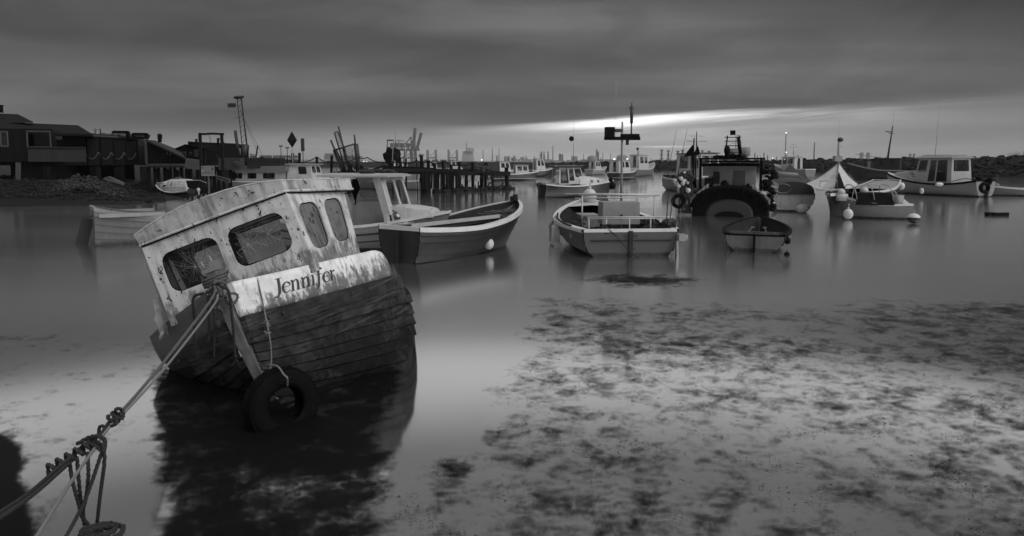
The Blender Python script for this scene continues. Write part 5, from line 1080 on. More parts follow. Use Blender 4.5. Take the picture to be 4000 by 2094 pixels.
def ex_L(r, L):
    m_ = mast(r, [(L * .3, .2, 3.2), (L * .3, .2, 4.6)], .06, .04, (), 'darkmetal'); MB().sphere((L * .3, .2, 4.7), .25, 8, 6).cyl((L * .3 + .5, 0, 3.2), (L * .3 + .2, .1, 4.4), .04, n=5).build('lantern', M['darkmetal'], m_)
small('far_fishing_boat', (2465, 690), (2552, 684), 'white high bowed boat with wheelhouse and lantern mast, far right of the centre motor boat', 2.8, (1.3, 1.2, 2.4), 3.6, 'h_clinkerwhite', (.12, .55), lean=.5, extra=ex_L)
small('far_cruiser', (1753, 676), (1820, 676), 'little white cabin boat seen beyond the pier between its posts', 2.3, (1.0, .9, 1.2), 2.7, 'h_palegrey', (.15, .75), lean=.5)
small('far_cruiser', (1655, 680), (1725, 678), 'small pale boat far off behind the left half of the pier', 2.3, (1.0, .9, 1.2), 2.3, 'h_palegrey', (.2, .6), lean=.3)
small('far_dinghy', (1420, 672), (1462, 673), 'low dark dinghy far off beside the stranded frames', 2.0, (.7, .7, 1.0), None, 'h_dark')
small('far_dinghy', (2160, 680), (2225, 678), 'low white dinghy between the far dark boats and the centre motor boat', 2.0, (.8, .8, 1.1), None, 'h_white')
def ex_V(r, L):
    m_ = mast(r, [(L * .5, .0, 2.6), (L * .45, 0, 6.6)], .07, .04, (), 'lgrey')
    q = MB()
    for y in (-.8, .8): q.tube([(L * .15, y * 1.2, 1.2), (L * .28, y * .9, 4.8), (L * .7, y * .9, 4.8), (L * .78, y * 1.2, 1.2)], .07, 6)
    for z in (4.8,): q.cyl((L * .28, -.75, z), (L * .28, .75, z), .07, n=6).cyl((L * .7, -.75, z), (L * .7, .75, z), .07, n=6)
    q.box((L * .5, 0, 4.85), (L * .5, 1.6, .12)); q.build('gantry_frame', M['metal'], r); MB().rock((L * .35, 0, 3.0), .95, 5, 1.0, 2).build('net_drum', M['black'], r)
small('gantry_boat', (1500, 716), (1600, 714), 'pale boat with tall gantry frame and dark net drum, near the far cranes', 2.4, (1.1, 1.0, 1.4), 2.6, 'h_palegrey', (.3, .7), extra=ex_V)
# ------------------------------------------------------------------ land
SH = [(-70, 25), (-34, 33.5), (-26, 34.5), (-20.5, 36.5), (-20.5, 41), (-22.3, 48), (-23.5, 58), (-23.5, 66), (-17.5, 70), (-17.5, 78), (-24, 92), (-44, 120), (-90, 170)]
def shdist(x, y):
    best = 1e9; sgn = 1
    for (x0, y0), (x1, y1) in zip(SH, SH[1:]):
        dx, dy = x1 - x0, y1 - y0; k = max(0, min(1, ((x - x0) * dx + (y - y0) * dy) / (dx * dx + dy * dy))); px, py = x0 + dx * k, y0 + dy * k
        d = sqrt((x - px) ** 2 + (y - py) ** 2)
        if d < best: best = d; sgn = 1 if dx * (y - y0) - dy * (x - x0) > 0 else -1
    return best * sgn
def lh(x, y):
    d = shdist(x, y); n = noise.noise(Vector((x * .35, y * .35, 0))) * .25 + noise.noise(Vector((x * 1.3, y * 1.3, 4))) * .10
    if d < 0: return -.25 + d * .1
    return min(1.25, .02 + d * .085 + max(0, min(1, (d - 4) / 5)) * .35) + n * min(1, d / 2 + .15)
rows = []
for j in range(110):
    y = 24 + 150 * (j / 109) ** 1.5; rows.append([(x, y, lh(x, y)) for x in [-15 - 85 * (i / 109) ** 1.2 for i in range(110)]])
tag(MB().grid(rows, True).build('mud_bank', M['mud'], recalc=False), kind='structure')
rr = random.Random(21); q = MB(); c = 0
while c < 1500:
    u = rr.uniform(-20, 640); D = rr.uniform(37.5, 50); x = (u - CX) / F * D; d = shdist(x, D)
    if d < .3: continue
    q.rock((x, D, lh(x, D) + .02), rr.uniform(.04, .15), c, .9); c += 1
tag(q.build('shore_rocks', M['rock']), kind='stuff')
q = MB(); c = 0
while c < 700:
    u = rr.gauss(350, 75); D = rr.uniform(39.5, 44.5); x = (u - CX) / F * D
    if abs(u - 350) > 170: continue
    q.rock((x, D, lh(x, D) + .55 * math.exp(-((u - 345) / 80) ** 2) * rr.random()), rr.uniform(.04, .13), c + 900, .9); c += 1
tag(q.build('rubble_heap', M['rockpale']), kind='stuff')
for i, (u0, v0, u1, v1, lab) in enumerate(((405, 700, 482, 722, 'pale plank, lowest of the pile at the right end of the rubble'), (410, 694, 486, 718, 'middle plank of the pile at the right end of the rubble'), (425, 690, 480, 714, 'topmost dark plank of the pile at the right end of the rubble'))):
    a, b = at(u0, v0, 41 + .2 * i), at(u1, v1, 40.5 + .2 * i); tag(MB().beam(a, b, .16, .05).build('plank', M['woodx'] if i < 2 else M['wood']), lab, 'plank')
q = MB()
for k in range(10):
    u = rr.uniform(0, 240); v = rr.uniform(768, 800); p = gp(u, v, .01); q.add([(p.x - rr.uniform(.3, .9), p.y, lh(p.x, p.y) + .02), (p.x, p.y - .15, lh(p.x, p.y) + .02), (p.x + rr.uniform(.3, .9), p.y, lh(p.x, p.y) + .02), (p.x, p.y + .15, lh(p.x, p.y) + .02)], [(0, 1, 2, 3)])
tag(q.build('tide_puddles', M['water']), kind='structure')
# ---- huts
M['planks'] = mat('brown_vertical_boarding', .007, .8, .5, 1.5, .008, wood=(5.5, 5.5, .35), bump=.6, streak=.4, spec=.1)
M['felt'] = mat('black_roof_felt', .004, .9, .4, 1, .009, spec=.2); M['dullgrey'] = mat('dull_grey_paint', .05, .7, .4, 2, .02); M['dullwhite'] = mat('dull_white_paint', .07, .7, .4, 2, .05)  # duller, darker grey and white for the shore
M['corr'] = mat('corrugated_sheet', .010, .7, .5, 1, .004, wood=(.4, .4, 9), bump=.7)
def obx(mb, a, b, z0, z1, dep, off=0):
    """box whose front face runs from plan point a to b, going back by dep"""
    a = Vector((a[0], a[1], 0)); b = Vector((b[0], b[1], 0)); n = (b - a).normalized(); n = Vector((-n.y, n.x, 0))
    if n.y < 0: n = -n
    p = [a + n * off, b + n * off, b + n * (dep + off), a + n * (dep + off)]
    z1 = z1 if isinstance(z1, (list, tuple)) else (z1,) * 4
    mb.add([(q.x, q.y, z0) for q in p] + [(q.x, q.y, z) for q, z in zip(p, z1)], [(3, 2, 1, 0), (4, 5, 6, 7), (0, 1, 5, 4), (1, 2, 6, 5), (2, 3, 7, 6), (3, 0, 4, 7)]); return p
def pl(u, D): return ((u - CX) / F * D * .9975, D)
def zv(v, D): return at(2000, v, D).z
# boarded cabin on the far left
r = empty('boarded_hut', (pl(60, 44)[0], 44, 1), 0, 'tall brown boarded hut with balcony and small window at the left edge', 'hut')
inv = lambda o: (setattr(o, 'location', -r.location), o)[1]
def part(mb, nm, m_, par=None):
    o = mb.build(nm, m_, par or r)
    if par is None: o.location = -r.location
    return o
q = MB(); D = 44
a, b = Vector((*pl(-160, 43), 0)), Vector((*pl(216, 44.5), 0)); zb_, zt_ = zv(632, 44), zv(503, 44)
hh = q.wall([(a.x, a.y, zb_), (b.x, b.y, zb_), (b.x, b.y, zt_), (a.x, a.y, zt_)], [(.463, .46, .536, .90, .03), (.74, .44, .985, .92, .02)], .12, inward=-1)
wallo = part(q, 'wall', M['planks'])
q = MB(); obx(q, (a.x, a.y), (b.x, b.y), zb_, zt_ - .05, 6, 1.3); part(q, 'back_room', M['felt'])
L = hh[0]; MB().poly(L).build('window', M['panedark'], wallo); fr = MB().tube([p + Vector((0, -.06, 0)) for p in L], .045, 4, closed=True).build('window_frame', M['dullwhite'], wallo)
L = hh[1]; MB().poly([p + Vector((0, .5, 0)) for p in L]).build('porch_glazing', M['pane'], wallo); MB().tube([p + Vector((0, -.07, 0)) for p in L], .05, 4, closed=True).build('porch_frame', M['wood'], wallo)
q = MB(); a2, b2 = pl(115, 43.6), pl(341, 45.2); obx(q, a2, b2, zv(632, 44.5), zv(577, 44.5), .10); q.beam((a2[0], a2[1], zv(576, 44.5)), (b2[0], b2[1], zv(576, 44.5)), .2, .06); part(q, 'balcony', mat('paler_boarding', .010, .8, .5, 1.5, .012, wood=(5.5, 5.5, .35), bump=.6, streak=.4))
q = MB(); obx(q, pl(78, 44.2), pl(219, 44.8), .3, zv(634, 44.2), 4); part(q, 'lower_wall', M['planks']); q = MB(); obx(q, pl(170, 44.1), pl(186, 44.1), .5, zv(650, 44.2), .3); part(q, 'lower_door', M['felt'])
q = MB(); q.beam(at(71, 706, 43.4), at(71, 635, 43.4), .20); part(q, 'corner_post', M['dullwhite'])
q = MB(); e0, e1 = at(-200, 508, 42.6), at(360, 523, 46); r0, r1 = at(-200, 468, 46), at(304, 489, 49); q.add([e0, e1, r1, r0, e0 + Vector((0, 0, -.15)), e1 + Vector((0, 0, -.15)), r1 + Vector((0, 2, -1)), r0 + Vector((0, 2, -1))], [(0, 1, 2, 3), (4, 5, 1, 0), (1, 5, 6, 2), (3, 2, 6, 7)]); part(q, 'roof', M['felt'])
q = MB(); e0, e1 = at(-200, 480, 47), at(130, 480, 47); r0, r1 = at(-200, 436, 50), at(70, 446, 50); q.add([e0, e1, r1, r0], [(0, 1, 2, 3)]).add([e1, at(130, 476, 53), r1], [(0, 1, 2)]); part(q, 'upper_roof', M['felt'])
q = MB(); q.cyl(at(4, 440, 48), at(3, 412, 48), .14, n=10).cyl(at(3, 413, 48), at(3, 410, 48), .2, n=10); part(q, 'stove_pipe', M['black'])
q = MB(); q.grid([[at(216 + 9 * i, 529 + 14 * j + 4 * sin(i), 44.2 + .1 * j) for i in range(4)] for j in range(2)], False); tag(q.build('flag', M['dullgrey']), 'small limp pale flag hanging by the porch of the brown boarded hut', 'flag')
# long black hut row
r = empty('long_hut', (pl(400, 49)[0], 49, 1), 0, 'long black hut row with bays, rope swags and a pale roof edge', 'hut')
A, B_ = pl(216, 45.6), pl(574, 54); q = MB(); obx(q, A, B_, zv(640, 49) - .1, 4.1, 5); part(q, 'wall', M['blackwood'])
q = MB(); pp = obx(q, (A[0] - .1, A[1] - .25), (B_[0] + .1, B_[1] - .25), 4.12, [4.30, 4.30, 4.75, 4.75], 5.6); part(q, 'roof', M['felt'])
q = MB(); q.beam((A[0], A[1] - .32, 4.26), (B_[0], B_[1] - .32, 4.26), .05, .12); part(q, 'roof_edge', M['dullgrey'])
def wl(k, z, off=-.06): return Vector((A[0] + (B_[0] - A[0]) * k, A[1] + (B_[1] - A[1]) * k + off, z))
for k in (.33, .47, .62, .76, .9): part(MB().beam(wl(k, zv(640, 49)), wl(k, 4.1), .14), 'bay_post', M['black'])
q = MB(); q.wall([wl(.905, 2.1, -.1), wl(1.0, 2.1, -.1), wl(1.0, 4.1, -.1), wl(.905, 4.1, -.1)], (), .06, inward=-1); part(q, 'corrugated_panel', M['corr'])
for k in (.36, .63, .94): part(MB().box(wl(k, .9, .4), (.5, .5, 2.2)), 'pier_leg', M['dullgrey'] if k > .9 else M['blackwood'])
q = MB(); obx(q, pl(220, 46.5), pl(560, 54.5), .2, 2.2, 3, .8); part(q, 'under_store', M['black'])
q = MB(); rr = random.Random(31)
for k in range(26): q.rock(wl(.45 + .55 * k / 25, 4.40 + rr.uniform(-.03, .05), .35), rr.uniform(.14, .24), k, .55)
tag(q.build('sandbags', M['dullgrey']), 'row of pale sandbags lying along the roof edge of the long black hut', 'sandbags')
for k in range(4):
    a, b = wl(.315 + .145 * k, 3.05, -.16), wl(.455 + .145 * k, 3.08, -.16); rope_thing('rope_swag', catenary(a, b, .5, 10), .035, M['wood'], ('first rope swag from the left', 'second rope swag from the left', 'third rope swag from the left', 'rightmost rope swag')[k] + ' hung on the wall of the long black hut')
q = MB()
for u0, u1, v0, v1 in ((443, 500, 514, 534), (520, 573, 522, 540)):
    D = 52; q.beam(at(u0, v1, D), at(u0, v0, D), .18).beam(at(u1, v1 + 4, D), at(u1, v0, D), .22).beam(at(u0, v0 + 2, D), at(u1, v0 + 3, D), .22).beam(at(u0, v1 - 4, D), at(u1, v1 - 2, D), .14)
tag(q.build('roof_frame', M['black']), 'black timber frames standing on the roof of the long black hut', 'frame')
q = MB(); q.cyl(at(372, 525, 48), at(372, 503, 48), .025, n=5)
for k in range(3): q.cyl(at(364 + k, 505 + 5 * k, 48), at(381 - k, 505 + 5 * k, 48), .014, n=4)
tag(q.build('television_aerial', M['darkmetal']), 'television aerial on the roof left of the sandbags', 'aerial')
q = MB(); q.cyl(at(393, 528, 48), at(392, 507, 48), .05, n=6).cyl(at(390, 505, 48), at(394, 509, 48), .06, n=6); tag(q.build('flue_pipe', M['darkmetal']), 'thin bent flue pipe on the roof between aerial and sandbags', 'flue')
# lean-to
r = empty('lean_to', (pl(640, 53)[0], 53, 1), 0, 'lean-to shed with a steep pale edged roof sloping down to the right', 'shed')
q = MB(); e0, e1 = at(570, 546, 51), at(727, 618, 50); k0, k1 = at(604, 548, 56), at(700, 586, 58); q.add([e0, e1, k1, k0, e0 - Vector((0, 0, .15)), e1 - Vector((0, 0, .15))], [(0, 1, 2, 3), (4, 5, 1, 0)]); part(q, 'roof', M['corr'])
q = MB(); q.beam(e0 + Vector((0, -.08, .02)), e1 + Vector((0, -.08, .02)), .05, .13); part(q, 'roof_edge', M['dullgrey']); q = MB(); q.beam(at(569, 546, 50.9), at(573, 640, 50.9), .14); part(q, 'corner_board', M['dullgrey'])
q = MB(); q.add([at(573, 640, 51.3), at(720, 640, 50.5), at(720, 617, 50.5), at(573, 551, 51.3)], [(0, 1, 2, 3)]); part(q, 'wall', M['blackwood']); q = MB(); q.add([at(573, 640, 55), at(720, 640, 55), at(720, 600, 55), at(573, 551, 55)], [(0, 1, 2, 3)]); part(q, 'back_wall', M['blackwood'])
q = MB(); q.wall([at(630, 618, 50.8), at(656, 618, 50.8), at(656, 586, 50.8), at(630, 586, 50.8)], (), .04); part(q, 'curtained_window', M['blackwood'])
q = MB(); q.box(at(652, 592, 50.7), (.12, .06, .5)).box(at(664, 599, 50.7), (.1, .06, .4)); part(q, 'window_light', M['dullgrey'])
q = MB(); q.cyl(at(624, 556, 54), at(624, 532, 54), .15, n=10).cyl(at(614, 539, 54), at(634, 539, 54), .04, n=6).sphere(at(624, 531, 54), .2, 8, 6); part(q, 'stove_pipe', M['black'])
# small gabled shed
r = empty('gabled_shed', (pl(760, 56)[0], 56, 1), 0, 'small black gabled shed with white framed windows left of the timber gallows', 'shed')
q = MB(); D = 56; q.add([at(686, 640, D), at(800, 640, D), at(800, 580, D), at(724, 564, D), at(686, 580, D)], [(0, 1, 2, 3, 4)]); q.add([at(800, 640, D), at(808, 636, 60), at(808, 584, 60), at(800, 580, D)], [(0, 1, 2, 3)]); part(q, 'wall', M['blackwood'])
q = MB(); q.add([at(682, 580, D - .3), at(724, 563, D - .3), at(734, 566, 61), at(694, 582, 61)], [(0, 1, 2, 3)]).add([at(724, 563, D - .3), at(808, 582, D - .3), at(812, 584, 61), at(734, 566, 61)], [(0, 1, 2, 3)]); part(q, 'roof', M['felt'])
q = MB(); q.box(at(714, 601, D - .1), (.50, .1, .34)).box(at(745, 600, D - .1), (.2, .1, .28)); o = part(q, 'window_frame', M['dullgrey']); q = MB(); q.box(at(714, 601, D - .16), (.36, .06, .20)).box(at(745, 600, D - .16), (.12, .06, .2)); q.build('window_pane', M['panedark'], o)
q = MB()
for k in range(7): q.box(at(767, 586 + 4 * k, D - .15), (.32, .05, .055))
part(q, 'louvre_panel', M['dullgrey'])
# long flat black cabin
r = empty('flat_roofed_cabin', (pl(850, 60)[0], 60, 1), 0, 'long black flat roofed cabin with bright glazed end and two stove pipes', 'cabin')
D = 60; q = MB(); q.add([at(734, 645, D), at(932, 645, 62), at(932, 561, 62), at(734, 553, D), at(734, 645, 66), at(734, 553, 66)], [(0, 1, 2, 3), (4, 0, 3, 5)]); part(q, 'wall', M['blackwood'])
q = MB(); q.add([at(733, 552, D - .2), at(972, 569, 63), at(972, 569, 68), at(733, 552, 68), at(733, 556, D - .2), at(972, 573, 63)], [(0, 1, 2, 3), (4, 5, 1, 0)]); part(q, 'roof', M['felt'])
q = MB(); hh = q.wall([at(932, 640, 62), at(972, 636, 64), at(972, 570, 64), at(932, 562, 62)], [(.05, .42, .28, .80, .05), (.34, .46, .62, .82, .05), (.7, .5, .9, .8, .05)], .1); o = part(q, 'end_wall', M['blackwood'])
for L in hh: MB().poly(L).build('window', M['pane'], o)
q = MB(); q.wall([at(815, 618, 59.8), at(845, 618, 59.9), at(845, 589, 59.9), at(815, 589, 59.8)], (), .05); part(q, 'pale_shutter', M['blackwood']); q = MB(); q.box(at(857, 595, 59.7), (.5, .05, .25)); part(q, 'window_light', M['blackwood'])
q = MB(); q.cyl(at(767, 558, 61), at(767, 545, 61), .1, n=8).cyl(at(767, 545, 61), at(767, 543, 61), .22, .05, 8); part(q, 'stove_pipe', M['black']); q = MB(); q.cyl(at(852, 560, 61), at(852, 543, 61), .1, n=8).cyl(at(848, 543, 61), at(857, 543, 61), .09, n=8).cyl(at(872, 562, 61), at(872, 555, 61), .1, n=8); part(q, 'stove_pipe', M['black'])
# gallows, staging, sign, tank, net, fences
r = empty('timber_gallows', (at(825, 660, 45).x, 45, .9), 0, 'tall timber gallows frame with a hanging hook, behind the notice board', 'frame')
for u0, u1, vb in ((781, 788, 700), (866, 872, 700)): q = MB(); q.beam(at(u1, vb, 45), at(u0, 522, 45), .16); part(q, 'post', M['blackwood'])
q = MB(); q.tube([at(777, 523, 45), at(800, 524, 45), at(824, 522, 45), at(874, 524, 45)], .075, 8); part(q, 'cross_beam', M['blackwood']); q = MB(); q.tube([at(819, 524, 45), at(820, 540, 45), at(822, 552, 45), at(824, 558, 45)], .02, 5); part(q, 'hook', M['darkmetal'])
r = empty('staging', (at(700, 660, 46).x, 46, .5), 0, 'dark timber staging on posts along the shore below the sheds', 'staging')
for k in range(30):
    q = MB(); u = 580 + 21 * k + 3 * sin(k * 2.2); D = 46.5 + .018 * (u - 580); q.beam(at(u, 650, D), Vector((at(u, 650, D).x, D, -.3)), .14 + .05 * (k % 3 == 0))
    if k % 2: q.wall([at(u, 700, D + .2), at(u + 17, 700, D + .2), at(u + 17, 660 + 4 * (k % 3), D + .2), at(u, 658, D + .2)], (), .04)
    part(q, 'post', M['blackwood'])
q = MB(); q.add([at(575, 650, 46), at(1190, 656, 58), at(1190, 650, 66), at(575, 646, 54), at(575, 654, 46), at(1190, 660, 58)], [(0, 1, 2, 3), (4, 5, 1, 0)]); part(q, 'deck', M['blackwood'])
q = MB()
for k in range(14): u = 880 + 22 * k; D = 52 + .4 * k; q.beam(at(u, 652, D), at(u, 622 + 2 * sin(k), D), .10)
q.beam(at(880, 628, 52), at(1166, 632, 57.2), .06).beam(at(880, 640, 52), at(1166, 642, 57.2), .06); part(q, 'railing', M['blackwood'])
q = MB(); q.grid([[at(1000 + 18 * i, 650 - 16 * sin(pi * i / 9) ** .6 * (1 - abs(j - 2) / 3), 55 + j) for i in range(10)] for j in range(5)]); tag(q.build('covered_mound', M['net']), 'low dark mound under netting on the staging behind the long cabin boat', 'mound')
q = MB(); q.rock(at(930, 640, 50), .5, 4, .8, 2); q.box(at(905, 640, 50.2), (1.6, .9, .9)); tag(q.build('net_bin', M['net']), 'dark bin of netting on the staging right of the gallows', 'bin')
q = MB(); q.box(at(1040, 637, 52.5), (2.6, 1.2, .8)); q.box(at(1040, 629, 52.5), (2.7, 1.3, .06)); tag(q.build('dark_container', M['dark']), 'long dark low container on the staging above the long cabin boat', 'container')
r = empty('caged_tank', at(753, 640, 47), 0, 'tilted white plastic tank in a wire cage left of the gallows', 'tank')
Rt = Matrix.Rotation(radians(9), 3, 'Y') @ Matrix.Rotation(radians(25), 3, 'Z'); MB().box((0, 0, 0), (.88, .8, .62), Rt).build('tank', mat('dirty_tank', .06, .6, .4, 3, .06), r); q = MB()
for k in range(6): x = -.46 + .184 * k; q.cyl(Rt @ Vector((x, -.42, -.33)), Rt @ Vector((x, -.42, .33)), .014, n=4)
for k in range(5): z = -.33 + .165 * k; q.cyl(Rt @ Vector((-.46, -.42, z)), Rt @ Vector((.46, -.42, z)), .014, n=4).cyl(Rt @ Vector((.46, -.42, z)), Rt @ Vector((.46, .42, z)), .014, n=4)
q.build('cage', M['darkmetal'], r)
r = empty('notice_board', at(812, 668, 42.5), 0, 'white WARNING notice board with two triangles, on a post over the small stranded boat', 'sign')
MB().box((0, 0, 0), (.82, .03, .62)).build('board', mat('notice_white', .17, .5, .2, 6, .25, bump=0), r)
MB().beam((0, .06, .3), (0, .06, -1.6), .08).build('post', M['wood'], r)
def text(s_, x, z, size, par, m_, nm='lettering'):
    cu = bpy.data.curves.new(nm, 'FONT'); cu.body = s_; cu.size = size; cu.align_x = 'CENTER'; cu.extrude = .002; o = bpy.data.objects.new(nm, cu); SC.collection.objects.link(o)
    bpy.context.view_layer.update(); me = bpy.data.meshes.new_from_object(o.evaluated_get(bpy.context.evaluated_depsgraph_get())); bpy.data.objects.remove(o); me.materials.clear(); me.materials.append(m_)
    n = bpy.data.objects.new(nm, me); SC.collection.objects.link(n); n.parent = par; n.location = (x, -.019, z); n.rotation_euler = (radians(90), 0, 0); return n
INK = mat('notice_ink', .02, .6, 0, 5, bump=0); text('WARNING', -.015, .175, .085, r, INK)
q = MB()
for cx_, z0 in ((-.31, .15), (.30, .15)):
    q.add([(cx_ - .085, -.018, z0), (cx_ + .085, -.018, z0), (cx_, -.018, z0 + .14)], [(0, 1, 2)])
q.build('hazard_triangle', INK, r); MB().box((.30, -.018, .085), (.13, .004, .10)).build('hazard_panel', INK, r)
q = MB()
for (x0, x1, z) in ((-.24, .16, .10), (-.30, .30, .015), (-.15, .15, -.03), (-.32, .32, -.075), (-.32, .34, -.115), (-.32, .32, -.155), (-.34, .30, -.19), (-.35, -.24, -.245)):
    x = x0; rr = random.Random(int(z * 1000))
    while x < x1: w_ = rr.uniform(.03, .075); q.box((x + w_ / 2, -.018, z), (w_, .004, .016)); x += w_ + .014
q.build('small_print', INK, r)
for i, (u0, v0, u1, v1, lab) in enumerate(((838, 686, 898, 702, 'upper of two pale poles laid over the shore edge below the notice board'), (850, 699, 896, 711, 'lower of two pale poles laid over the shore edge below the notice board'))):
    tag(MB().beam(at(u0, v0, 44), at(u1, v1, 42), .09, .07).build('pole', M['dullwhite']), lab, 'pole')
for i, (x0, x1, D0, lab) in enumerate(((977, 1003, 66, 'short picket fence just right of the flat roofed cabin'), (1017, 1063, 68, 'middle length of tall picket fence on the bank'), (1067, 1163, 70, 'long length of tall picket fence nearest the pier'))):
    q = MB(); u = x0
    while u < x1: q.beam(at(u, 634, D0), at(u, 606 if i else 598 + (u - x0) * .3, D0), .06, .03); u += 3.6
    q.beam(at(x0, 613, D0 + .05), at(x1, 613, D0 + .05), .04, .08).beam(at(x0, 626, D0 + .05), at(x1, 626, D0 + .05), .04, .08); tag(q.build('picket_fence', M['blackwood']), lab, 'fence')
tag(MB().beam(at(1000, 610, 64), at(1007, 569, 64), .10).build('leaning_stake', M['blackwood']), 'thin leaning stake by the short picket fence', 'stake')
# small stranded cuddy boat and punt on the mud
def boat_cuddy():
    c = gp(700, 752); r = empty('cuddy_boat', (at(752, 735, 44.5).x, 44.5, .52), radians(150), 'small white cuddy boat with moulded deck, stranded tilted on the mud below the sheds', 'boat'); r.rotation_euler = (radians(-38), radians(2), radians(168))
    P, zs, hb = hull(r, 2.3, 1.35, .35, .35, .5, tw=.8, rake=.25, draft=.35, mo=M['h_dark'], mi=M['lgrey'], gun=.05, mg=M['white_clean'])
    q = MB(); q.grid([[(x, y * w_, .38 + h * (1 - abs(y) ** 2.5)) for y in (-1, -.85, -.5, 0, .5, .85, 1)] for x, w_, h in ((-.02, .5, .38), (.6, .58, .42), (1.4, .58, .42), (1.75, .42, .30), (2.15, .22, .14))]); q.add([(-.02, y * .5, .38 + .38 * (1 - abs(y) ** 2.5)) for y in (-1, -.85, -.5, 0, .5, .85, 1)], [(0, 1, 2, 3, 4, 5, 6)]); cb = q.build('cuddy', M['white_clean'], r)
    q = MB(); rr = random.Random(3)
    for k in range(22): q.box((rr.uniform(.15, 1.5), rr.choice([.14, .28, .42, -.1]) , .82 - .15 * 0), (.14, .012, .012))
    for k in range(5):
        for j in range(4): x = .15 + .3 * k; y = .08 + .12 * j; q.box((x, y, .38 + .42 * (1 - (y / .58) ** 2.5) + .006), (.2, .014, .012))
    q.box((1.0, .3, .80), (.12, .1, .03)); q.build('moulding_line', M['grey'], cb)
    MB().box((1.62, .1, .64), (.22, .42, .14), Matrix.Rotation(radians(35), 3, 'Y')).build('window', M['panedark'], cb); MB().tube([(.5, -.2, .80), (.5, -.2, .92), (.9, -.2, .92), (.9, -.2, .80)], .02, 6).build('grab_rail', M['metal'], cb)
boat_cuddy()
def punt(name, u, v, D, L, W_, rz, tilt, m_, label):
    r = empty(name, at(u, v, D), rz, label, 'boat'); r.rotation_euler = (tilt, 0, rz); q = MB(); h = .42
    o = [(0, -W_ / 2, 0), (L, -W_ / 2 * .8, .05), (L, W_ / 2 * .8, .05), (0, W_ / 2, 0)]; b = [(.15, -W_ * .38, -h), (L * .85, -W_ * .34, -h), (L * .85, W_ * .34, -h), (.15, W_ * .38, -h)]; q.grid([o, b], False, closed=True).add(b, [(0, 1, 2, 3)]); q.build('hull', M[m_], r); q = MB()
    for i in range(4): q.beam(o[i], o[(i + 1) % 4], .05, .04)
    q.build('gunwale', M['lgrey'], r)
punt('punt', 742, 712, 43.2, 1.0, .75, radians(-15), radians(-18), 'black', 'small black punt stranded right of the tilted white cuddy boat'); punt('punt', 622, 720, 45, .8, .6, radians(-5), radians(-20), 'grey', 'little grey tub boat stranded left of the tilted white cuddy boat')
tag(MB().cyl(at(775, 738, 42.2), at(777, 762, 42.2), .07, .04, 8).sphere(at(775, 741, 42.2), .12, 8, 6).build('outboard_motor', M['white']), 'pale outboard motor leg standing at the water below the notice board', 'outboard motor')
# ---- stranded hulk with bent frames
r = empty('stranded_hulk', at(1350, 690, 62), 0, 'black hulk with bent poles and wire screens standing up against the sky', 'wreck')
D = 62
def fr(pts, rad, nm, m_='darkmetal'): q = MB(); q.tube([at(u, v, D + dz) for u, v, dz in pts], rad, 7); return part(q, nm, M[m_])
fr([(1292, 547, 0), (1310, 590, 0), (1354, 686, 0)], .09, 'pole'); fr([(1308, 585, .3), (1330, 630, .3), (1352, 683, .3)], .2, 'post'); fr([(1322, 494, .5), (1343, 580, .5), (1370, 672, .5)], .08, 'pole'); fr([(1342, 575, .4), (1352, 620, .4), (1371, 668, .4)], .15, 'post')
fr([(1384, 526, 0), (1388, 563, 0)], .08, 'pole'); fr([(1390, 562, 0), (1396, 610, 0), (1402, 678, 0)], .22, 'post'); fr([(1302, 588, -.2), (1342, 575, -.2), (1388, 561, -.2)], .08, 'cross_bar'); fr([(1303, 590, 0), (1322, 640, 0), (1340, 686, 0)], .06, 'brace')
fr([(1353, 676, 0), (1306, 519, 0), (1310, 516, 0), (1318, 514, 0), (1323, 520, 0), (1347, 592, 0)], .06, 'hooped_frame')
q = MB()
for k in range(16): v = 520 + 8 * k; q.cyl(at(1307 + (v - 519) * .292, v, D), at(1323 + (v - 519) * .31, v + 1, D), .014, n=4)
for k in range(4): q.cyl(at(1311 + 4 * k, 519, D), at(1311 + 4 * k + 37, 648, D), .012, n=4)
part(q, 'wire_screen', M['darkmetal'])
q = MB()
for k in range(9): q.cyl(at(1350 + 4.5 * k, 575 - 1.4 * k, D), at(1366 + 3 * k, 640 + 3 * k, D), .012, n=4)
for k in range(12): q.cyl(at(1350 + k, 580 + 6 * k, D), at(1387 + k * .6, 568 + 7 * k, D), .012, n=4)
part(q, 'wire_screen', M['darkmetal']); q = MB(); q.tube([at(1376, 583, D - .3), at(1375, 600, D - .3), at(1380, 620, D - .3), at(1376, 640, D - .3), at(1384, 655, D - .3)], .03, 5).tube([at(1345, 590, D), at(1375, 640, D), at(1390, 662, D)], .025, 5); part(q, 'hanging_cable', M['darkmetal'])
q = MB(); rr = random.Random(17)
q.grid([[at(1290 + 18 * i, 672 + rr.uniform(-5, 4) - 8 * (i > 10), D + 2 * j) for i in range(16)] for j in range(2)], False); q.grid([[at(1290 + 18 * i, 672 + (rr.uniform(-4, 4)), D) for i in range(16)], [Vector((at(1290 + 18 * i, 700, D).x, D, -.3)) for i in range(16)]], False); part(q, 'hull', M['black'])
q = MB()
for k in range(26): u = rr.uniform(1300, 1430); q.cyl(at(u, 684, D - .5), at(u + rr.uniform(-16, 16), rr.uniform(640, 668), D - .5), rr.uniform(.02, .07), n=5)
for k in range(14): q.rock(at(rr.uniform(1300, 1460), rr.uniform(668, 690), D - .8), rr.uniform(.2, .5), k + 60, .7)
part(q, 'tangled_gear', M['black']); q = MB(); q.beam(at(1380, 688, D - 2), at(1500, 648, D - 1), .16).beam(at(1500, 652, D - 2), at(1700, 660, 54), .2); part(q, 'boom', M['blackwood'])
